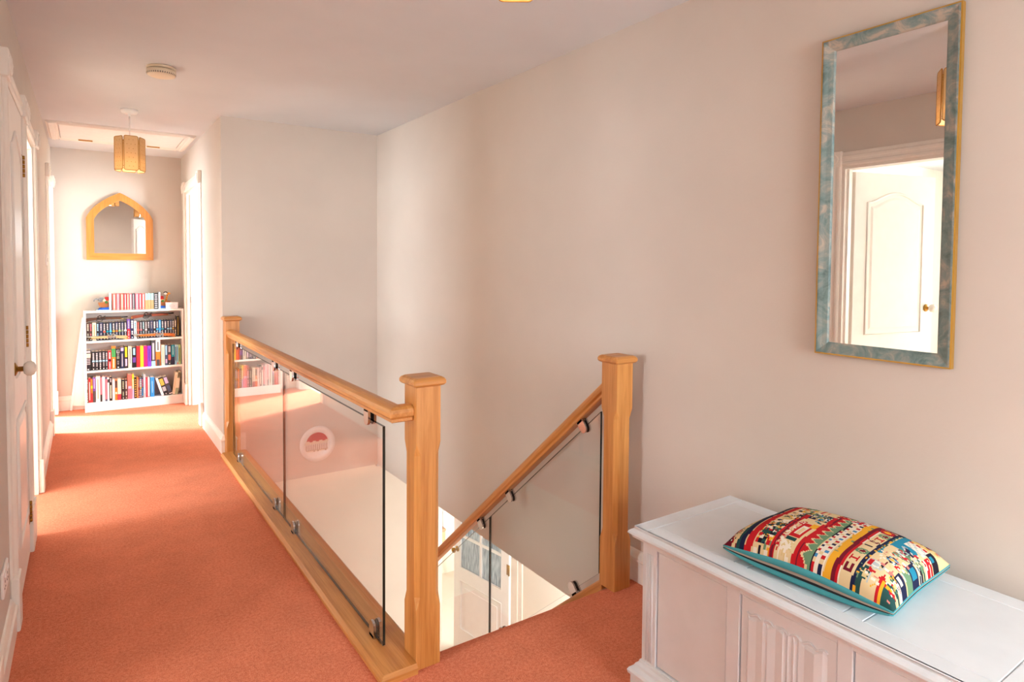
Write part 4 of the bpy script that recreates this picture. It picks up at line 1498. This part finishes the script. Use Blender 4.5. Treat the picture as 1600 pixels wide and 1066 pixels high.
# white folded panel leaning beside the bookcase
t = thing('folding_table', 'white folded panel table leaning on the end wall left of the bookcase', 'folding table', (-.09, 6.86, 0), local=True)
t.location = (-.138, 6.8825, .002)
t.rotation_euler = (0, R(7.2), 0)
mb = MB(); mb.box(.018, .30, -.008, .008, .042, .84, 0, .003); mb.build('panel', flat((240, 234, 232), .5), t)
mb = MB(); mb.box(0, .022, -.012, .012, 0, .86, 0, .004); mb.build('edge_rail', M['white'], t)
mb = MB(); mb.box(.022, .30, -.012, .012, .80, .825, 0, .004); mb.build('cross_rail', M['white'], t)

# ------------------------------------------------------------------ white blanket chest
CX0, CX1, CY0, CY1, CZ = 1.475, 1.925, .42, 1.372, .498
chest = thing('blanket_chest', 'white painted wooden blanket chest with carved linenfold panel and moulded lid', 'chest', ((CX0 + CX1) / 2, (CY0 + CY1) / 2, 0))
cm = M['chest']
fr = CX0
py = [(1.061, 1.316), (.757, 1.021), (.476, .722)]
pz0, pz1 = .104, .474
mb = MB()
mb.box(fr + .016, CX1, CY0 + .016, CY1 - .016, .01, CZ - .001)
mb.build('carcass', cm, chest)
for a, b in ((1.316, CY1), (1.021, 1.061), (.722, .757), (CY0, .476)):
    mb = MB()
    mb.box(fr, fr + .017, a, b, .02, CZ - .001, 0, .001)
    if b - a > .045:
        for k in range(3):
            yy = a + .016 + k * .011
            mb.cyl((fr, yy, .11), (fr, yy, .455), .0035, None, 8)
    mb.build('front_stile', cm, chest)
for a, b in py:
    mb = MB()
    mb.box(fr, fr + .017, a, b, pz1, CZ - .001, 0, .001)
    mb.build('top_rail', cm, chest)
    mb = MB()
    mb.box(fr, fr + .017, a, b, .02, pz0, 0, .001)
    mb.build('bottom_rail', cm, chest)
for i, (a, b) in enumerate(py):
    mb = MB()
    g_ = .003
    mb.box(fr + .005, fr + .018, a + g_, b - g_, pz0 + g_, pz1 - g_, 0, .002)
    pn = mb.build('front_panel', cm, chest)
    if i == 1:
        # carved linenfold: upright folds running up to a scalloped head
        folds = [(.781, .000), (.792, .010), (.812, .014), (.838, .006), (.852, .010), (.858, .002), (.864, .012), (.872, .003), (.880, .012), (.888, .002), (.894, .013), (.915, .008), (.936, .014), (.944, .003), (.950, .013), (.970, .008), (.992, .011), (1.000, 0)]
        mb = MB()
        rings = []
        for zz, kz in ((.135, 0), (.150, 1), (.400, 1), (.422, .9), (.432, 0)):
            rr = []
            for q, (yy, d) in enumerate(folds):
                sc_ = .008 * math.sin(q * 1.9)
                rr.append((fr + .0052 - d * kz * .5, yy, zz + (sc_ if zz > .39 else -sc_ if zz < .15 else 0)))
            rings.append(rr)
        mb.loft(rings, 0, False, False, False)
        # close against the panel
        mb.build('linenfold_carving', cm, pn)
        mb = MB()
        mb.tube([(fr + .004, .781 + (1.0 - .781) * k / 40, .432 + .005 * math.sin(k * .95)) for k in range(41)], .003, 6)
        mb.build('scalloped_head', cm, pn)
# end panel facing the newel
mb = MB()
for a, b in ((CX0 + .0175, CX0 + .05), (CX1 - .05, CX1)):
    mb = MB(); mb.box(a, b, CY1 - .017, CY1 - .0005, .02, CZ - .001, 0, .001); mb.build('end_stile', cm, chest)
for a, b in ((pz1, CZ - .001), (.02, pz0)):
    mb = MB(); mb.box(CX0 + .05, CX1 - .05, CY1 - .017, CY1 - .0005, a, b, 0, .001); mb.build('end_rail', cm, chest)
mb = MB(); mb.box(CX0 + .053, CX1 - .053, CY1 - .018, CY1 - .006, pz0 + .003, pz1 - .003, 0, .002); mb.build('end_panel', cm, chest)
# base moulding
mb = MB()
BM = [(0, .100), (.004, .100), (.006, .092), (.014, .086), (.016, .078), (.028, .070), (.032, .062), (.030, .052), (.024, .048), (.024, .004), (0, .004)]
mb.sweep([(CX1, CY1, 0), (CX0, CY1, 0), (CX0, CY0, 0), (CX1, CY0, 0)], [(q, z) for q, z in BM])
mb.build('base_moulding', cm, chest)
# lid
LX0, LX1, LY0, LY1, LZ = 1.452, 1.940, .398, 1.386, .535
mb = MB()
LM = [(0, 0), (.004, 0), (.005, -.008), (.013, -.013), (.018, -.018), (.020, -.024), (.012, -.027), (.008, -.037), (-.01, -.037)]
mb.sweep([(LX1, LY1, LZ), (LX0 + .006, LY1, LZ), (LX0 + .006, LY0, LZ), (LX1, LY0, LZ)], LM)
mb.build('lid_moulding', cm, chest)
by_ = [LY0, .459, .718, .764, 1.024, 1.066, 1.339, LY1]
lid = MB()
lid.box(LX0, LX1, LY0 + .002, LY1 - .002, LZ - .036, LZ - .004)
lb_ = lid.build('lid_board', cm, chest)
g_ = .0012
mb = MB(); mb.box(LX0 + .0, 1.509, by_[1] + g_, by_[6] - g_, LZ - .006, LZ, 0, .0012); mb.build('lid_rail', cm, chest)
mb = MB(); mb.box(1.884, LX1, by_[1] + g_, by_[6] - g_, LZ - .006, LZ, 0, .0012); mb.build('lid_rail', cm, chest)
for a, b in ((by_[0], by_[1]), (by_[6], by_[7])):
    mb = MB(); mb.box(LX0, LX1, a + (g_ if a > 1 else 0), b - (0 if a > 1 else g_), LZ - .006, LZ, 0, .0012); mb.build('lid_breadboard_end', cm, chest)
for a, b in ((by_[2], by_[3]), (by_[4], by_[5])):
    mb = MB(); mb.box(1.509 + g_, 1.884 - g_, a + g_, b - g_, LZ - .006, LZ, 0, .0012); mb.build('lid_muntin', cm, chest)
for a, b in ((by_[1], by_[2]), (by_[3], by_[4]), (by_[5], by_[6])):
    mb = MB(); mb.box(1.509 + g_, 1.884 - g_, a + g_, b - g_, LZ - .006, LZ - .0004, 0, .0015); mb.build('lid_panel', cm, chest)

# ------------------------------------------------------------------ needlepoint cushion
NU, NV = 132, 108
KC = {'k': (34, 26, 40), 'n': (30, 34, 66), 'r': (186, 28, 36), 'm': (110, 22, 40), 'c': (216, 192, 148), 'w': (226, 216, 200), 'y': (226, 164, 44), 'g': (104, 138, 106), 'd': (36, 72, 70),
      't': (36, 128, 156), 'b': (70, 130, 176), 'p': (206, 120, 110), 's': (176, 184, 186), 'e': (206, 184, 130)}
img = np.full((NU, NV), 'c', dtype='<U1')


def U(a):
    return int(round(a * NU))


def V_(a):
    return int(round(a * NV))


def blk(u0, u1, v0, v1, ch):
    img[max(0, U(u0)):U(u1), max(0, V_(v0)):V_(v1)] = ch


def disc(u, v, r, ch, rr=None, asp=1.0):
    for i in range(NU):
        for j in range(NV):
            d = math.hypot((i / NU - u) * 1.06, (j / NV - v) / asp)
            if d < r and (rr is None or d > rr):
                img[i, j] = ch


def speck(u0, u1, v0, v1, chs, n_, sz=1):
    rs = random.Random(int(u0 * 1000) + int(v0 * 77) + n_)
    for _ in range(n_):
        i = int((u0 + rs.random() * (u1 - u0)) * NU)
        j = int((v0 + rs.random() * (v1 - v0)) * NV)
        a, b = rs.randint(1, sz + 1), rs.randint(1, sz + 1)
        img[i:i + a, j:j + b] = rs.choice(chs)


def wavy(u0, u1, ch, amp=.012, f=2.2, ph=0., v0=0., v1=1.):
    for j in range(V_(v0), V_(v1)):
        o_ = amp * math.sin(f * PI * j / NV + ph)
        img[max(0, U(u0 + o_)):max(0, U(u1 + o_)), j] = ch


# u runs from the newel end to the camera end, v from the front edge to the wall
blk(0, .05, 0, 1, 'm'); speck(0, .05, 0, 1, 'wkkrp', 90)
blk(.05, .08, 0, 1, 'c'); speck(.05, .085, 0, 1, 'rkmg', 60)
wavy(.085, .105, 'd'); wavy(.105, .135, 'n'); wavy(.135, .14, 'c'); wavy(.14, .185, 'r', .012, 2.2)
blk(.20, .295, 0, 1, 'c')
speck(.19, .29, .0, .95, 'ykgdrwwe', 230, 3)
speck(.20, .28, .05, .30, 'kwyd', 70, 3)
disc(.235, .40, .035, 'e'); disc(.235, .62, .03, 'w'); disc(.24, .80, .04, 'g'); disc(.225, .12, .03, 'd')
wavy(.288, .325, 'r', .010, 2.5, .5, 0, .62); wavy(.283, .291, 'k', .010, 2.5, .5, .25, .7); wavy(.30, .315, 'm', .01, 2.5, .5, 0, .5)
blk(.325, .43, 0, .42, 'c'); speck(.325, .36, .02, .55, 'wrwp', 110)
blk(.355, .425, .16, .42, 'r'); blk(.368, .412, .20, .36, 'w'); blk(.376, .404, .20, .34, 'c'); disc(.39, .34, .018, 'w'); blk(.355, .42, .11, .15, 'd'); blk(.35, .42, 0, .10, 'w'); speck(.35, .42, 0, .1, 'ec', 30)
blk(.31, .43, .56, .70, 'n'); speck(.31, .43, .56, .70, 'gewb', 80, 2); blk(.33, .43, .44, .56, 'c'); disc(.35, .50, .018, 'r'); disc(.385, .52, .018, 't'); disc(.415, .48, .016, 'd'); blk(.40, .44, .36, .44, 'y')
blk(.31, .40, .72, .84, 'c'); blk(.325, .34, .72, .84, 'r'); blk(.36, .375, .74, .80, 'p'); blk(.345, .43, .84, .95, 'n'); speck(.345, .43, .84, .95, 'bs', 40)
speck(.30, .46, .90, 1, 'rrwcm', 90, 2); blk(.44, .50, .72, .84, 'm'); speck(.43, .51, .66, .90, 'rgmc', 80, 2)
wavy(.43, .465, 'r', .014, 1.4, .3, 0, .70); wavy(.455, .47, 'm', .014, 1.4, .3, 0, .70)
# zig-zag band
for i in range(U(.47), U(.545)):
    for j in range(NV):
        ph = (j / NV * 12) % 1
        t_ = (i / NU - .47) / .075
        tri = abs(ph - .5) * 2
        img[i, j] = 'r' if t_ < tri * .55 else ('c' if t_ < tri * .55 + .16 else 'g')
wavy(.545, .555, 'k', .006)
# chequers
for i in range(U(.555), U(.625)):
    for j in range(NV):
        img[i, j] = 'rwbwrcnw'[((i // 3) * 3 + (j // 3) * 5 + (i // 3) * (j // 3)) % 8]
wavy(.50, .64, 'r', .02, 1.0, 0, .86, .93); speck(.48, .62, .93, 1, 'wrsm', 70, 2); disc(.56, .78, .035, 'r'); speck(.52, .62, .70, .85, 'wrs', 50, 2)
wavy(.625, .665, 'y', .008); speck(.63, .66, .1, .9, 'g', 8, 3)
wavy(.665, .69, 'm', .008); wavy(.69, .705, 'r', .008); wavy(.705, .712, 'w', .008)
# border of upright motifs on cream
blk(.712, .775, 0, 1, 'c')
for k, v in enumerate((.08, .17, .28, .40, .50, .58, .66)):
    kd = k % 4
    if kd == 0:
        blk(.722, .765, v - .03, v + .03, 'm'); blk(.735, .752, v - .015, v + .03, 'c')
    elif kd == 1:
        blk(.722, .765, v - .008, v + .008, 'r'); blk(.722, .73, v - .03, v + .03, 'r'); blk(.758, .766, v - .03, v + .03, 'r')
    elif kd == 2:
        disc(.744, v, .040, 'g', .022); disc(.744, v, .018, 'm')
    else:
        blk(.722, .765, v - .012, v + .006, 'k')
disc(.725, .76, .055, 'm'); disc(.725, .76, .042, 'r'); disc(.725, .76, .022, 'y'); blk(.70, .80, .82, .90, 'm'); speck(.66, .80, .88, 1, 'cym', 60, 3)
wavy(.775, .795, 'n', .006); wavy(.795, .803, 'd', .006); speck(.79, .81, 0, .8, 'yyg', 40)
# picture field
blk(.803, 1, 0, 1, 'c')
for i in range(U(.803), NU):
    for j in range(NV):
        u, v = i / NU, j / NV
        if .36 < v < .86 and u < .83 + .03 * math.sin(v * 9):
            img[i, j] = 't'
        if .58 < v < .72 and u < .93 - (v - .65) ** 2 * 8:
            img[i, j] = 't'
        if .70 < v < .80 and .84 < u < .95:
            img[i, j] = 'w' if (int(u * 60) + int(v * 50)) % 3 else 's'
        if .795 < v < .815 and .84 < u < .96 and (int(u * 80) % 3):
            img[i, j] = 'r'
        if .45 < v < .60 and .85 < u < .95 - abs(v - .52) * .6:
            img[i, j] = 'g'
blk(.84, .97, .83, 1, 'e'); blk(.88, .93, .88, .95, 'm'); blk(.89, .92, .895, .935, 'n'); speck(.84, .97, .82, 1, 'prey', 40, 2)
disc(.875, .56, .022, 'r'); disc(.91, .50, .020, 'r'); disc(.865, .64, .02, 's'); speck(.85, .95, .44, .66, 'nswr', 60, 2)
for a in range(8):
    disc(.885 + .024 * math.cos(a * PI / 4), .36 + .035 * math.sin(a * PI / 4), .011, 'b' if a % 2 else 'n')
disc(.885, .36, .012, 'y'); blk(.882, .888, .22, .31, 'm')
disc(.845, .20, .050, 's'); disc(.845, .20, .034, 'w', .022); disc(.845, .20, .014, 's'); blk(.81, .83, .17, .24, 'r'); blk(.85, .853, .04, .15, 's'); blk(.868, .885, .20, .23, 'k')
speck(.83, .87, .11, .14, 'rr', 12); speck(.806, .83, .02, .14, 'd', 14, 2); blk(.80, .822, 0, .06, 'd')
for k, (u, v) in enumerate(((.93, .33), (.925, .22), (.95, .42), (.965, .28), (.91, .13))):
    for q in range(5):
        blk(u - .004 * q, u + .004 * q + .004, v + .012 * (2 - q), v + .012 * (3 - q), 'r' if k % 2 == 0 else 'p')
for i in range(U(.87), U(.94)):
    img[i, V_(.05) + int(3 * math.sin(i * .7))] = 'y'
blk(.90, .914, 0, .13, 'r'); blk(.914, .932, 0, .11, 'y'); blk(.932, 1, 0, .07, 'd'); speck(.935, .985, .07, .20, 'rgdyw', 70, 2)
blk(.945, 1, .20, .30, 'n'); blk(.955, .985, .22, .26, 'w'); blk(.945, 1, .31, .40, 'e'); speck(.945, 1, .31, .40, 'gs', 20, 3); blk(.95, 1, .41, .52, 'n'); blk(.962, .992, .43, .50, 't'); blk(.95, 1, .53, .64, 's'); speck(.95, 1, .53, .64, 'gkc', 50)
blk(.965, 1, .65, .75, 'r'); speck(.965, 1, .65, .75, 'w', 10); blk(.95, 1, .76, .84, 'k'); blk(.96, .985, .77, .81, 't')

speck(.20, .285, 0, 1, 'ewrgkyn', 60, 2)
speck(.81, .97, .02, .45, 'ewp', 40, 2)

cush = thing('cushion', 'rectangular needlepoint cushion with teal backing lying on the white chest', 'cushion', (1.703, .893, LZ), local=True)
cush.rotation_euler = (0, 0, R(4.5))
CW, CL = .188, .215   # half depth (x), half length (y)


def cu(u, v):
    """outline with pulled-in sides and pointed corners; u 0..1 along -y, v 0..1 along +x"""
    a, b = u * 2 - 1, v * 2 - 1
    pa = 1 - .055 * (1 - b * b) * abs(a) ** 3
    pb = 1 - .06 * (1 - a * a) * abs(b) ** 3
    # pull the sides in at mid-length
    x = CW * b * (1 - .05 * (1 - a * a) * b * b)
    y = -CL * a * (1 - .05 * (1 - b * b) * a * a)
    t = max(0., (1 - a ** 4) * (1 - b ** 4)) ** .55
    return x, y, t


def tipz(u, v):
    """height of the seam: corners turn up a little, long sides sag"""
    a, b = u * 2 - 1, v * 2 - 1
    return .022 + .016 * (a * a * b * b) ** 1.5 + .022 * (1 - a * a) * (b * b) + .010 * (1 - b * b) * a * a


mb = MB()
vv = []
ZM = .044
for i in range(NU + 1):
    for j in range(NV + 1):
        x, y, t = cu(i / NU, j / NV)
        u_, v_ = i / NU, j / NV
        wob = .004 * math.sin(u_ * 7 + 1) * math.sin(v_ * 6) * t
        k_ = .30 + .70 * math.sin(PI * u_) ** .8
        zb_ = tipz(u_, v_) if t == 0 else (.034 + .004 * (1 - t))
        ed = min(1., t / .35)
        zb_ = tipz(u_, v_) * (1 - ed) + .046 * ed
        vv.append((x, y, zb_ + .009 * (k_ if v_ < .5 else .4) + .062 * t + wob))
fs = []
for i in range(NU):
    for j in range(NV):
        k = i * (NV + 1) + j
        fs.append((k, k + 1, k + NV + 2, k + NV + 1))
mb.add(vv, fs, 0, True)
nf = mb.build('needlepoint_cover', M['needle'], cush)
ca = nf.data.color_attributes.new('stitch', 'FLOAT_COLOR', 'CORNER')
buf = np.empty((len(fs) * 4, 4), dtype=np.float32)
lc = {k: lin(v) for k, v in KC.items()}
q = 0
for i in range(NU):
    for j in range(NV):
        buf[q:q + 4] = lc[str(img[i, j])]
        q += 4
ca.data.foreach_set('color', buf.ravel())
# outline loop for bands
loop = [(k / 40, 0.) for k in range(40)] + [(1., k / 40) for k in range(40)] + [(1 - k / 40, 1.) for k in range(40)] + [(0., 1 - k / 40) for k in range(40)]


def band(zs, name, mat):
    """closed strip round the edge; zs: list of (outset, z)"""
    rings = []
    for off, z in zs:
        rr = []
        for u, v in loop:
            x, y, t = cu(u, v)
            n_ = Vector((x / CW, y / CL, 0))
            d = Vector((x, y, 0)).normalized()
            if v in (0., 1.):
                k_ = .30 + (1.15 if v == 0. else .35) * math.sin(PI * u) ** .8
            else:
                k_ = .30 + .12 * math.sin(PI * v)
            rr.append((x + d.x * off * k_, y + d.y * off * k_, tipz(u, v) + (z - ZM) * k_))
        rings.append(rr)
    b_ = MB()
    b_.loft(rings, 0, False, True)
    return b_.build(name, mat, cush)


band([(-.001, ZM + .009), (.004, ZM + .007), (.005, ZM + .001), (.001, ZM - .004)], 'upper_binding', M['teal'])
band([(.001, ZM - .003), (-.002, ZM - .006), (.000, ZM - .010)], 'zip_strip', flat((176, 160, 148), .8))
band([(.0005, ZM - .0095), (.003, ZM - .0105), (.0028, ZM - .013), (0, ZM - .0135)], 'dark_seam', flat((24, 26, 30), .8))
band([(.0005, ZM - .013), (.004, ZM - .017), (.002, ZM - .024), (-.010, ZM - .030)], 'lower_binding', M['teal'])
mb = MB()
vv = []
nb = 40
for i in range(nb + 1):
    for j in range(nb + 1):
        x, y, t = cu(i / nb, j / nb)
        e = .985
        vv.append((x * e, y * e, max(.0008, (tipz(i / nb, j / nb) - .008) * (1 - min(1, t * 1.5)) + .0008)))
fs = []
for i in range(nb):
    for j in range(nb):
        k = i * (nb + 1) + j
        fs.append((k, k + nb + 1, k + nb + 2, k + 1))
mb.add(vv, fs, 0, True)
mb.build('cushion_back', M['teal'], cush)
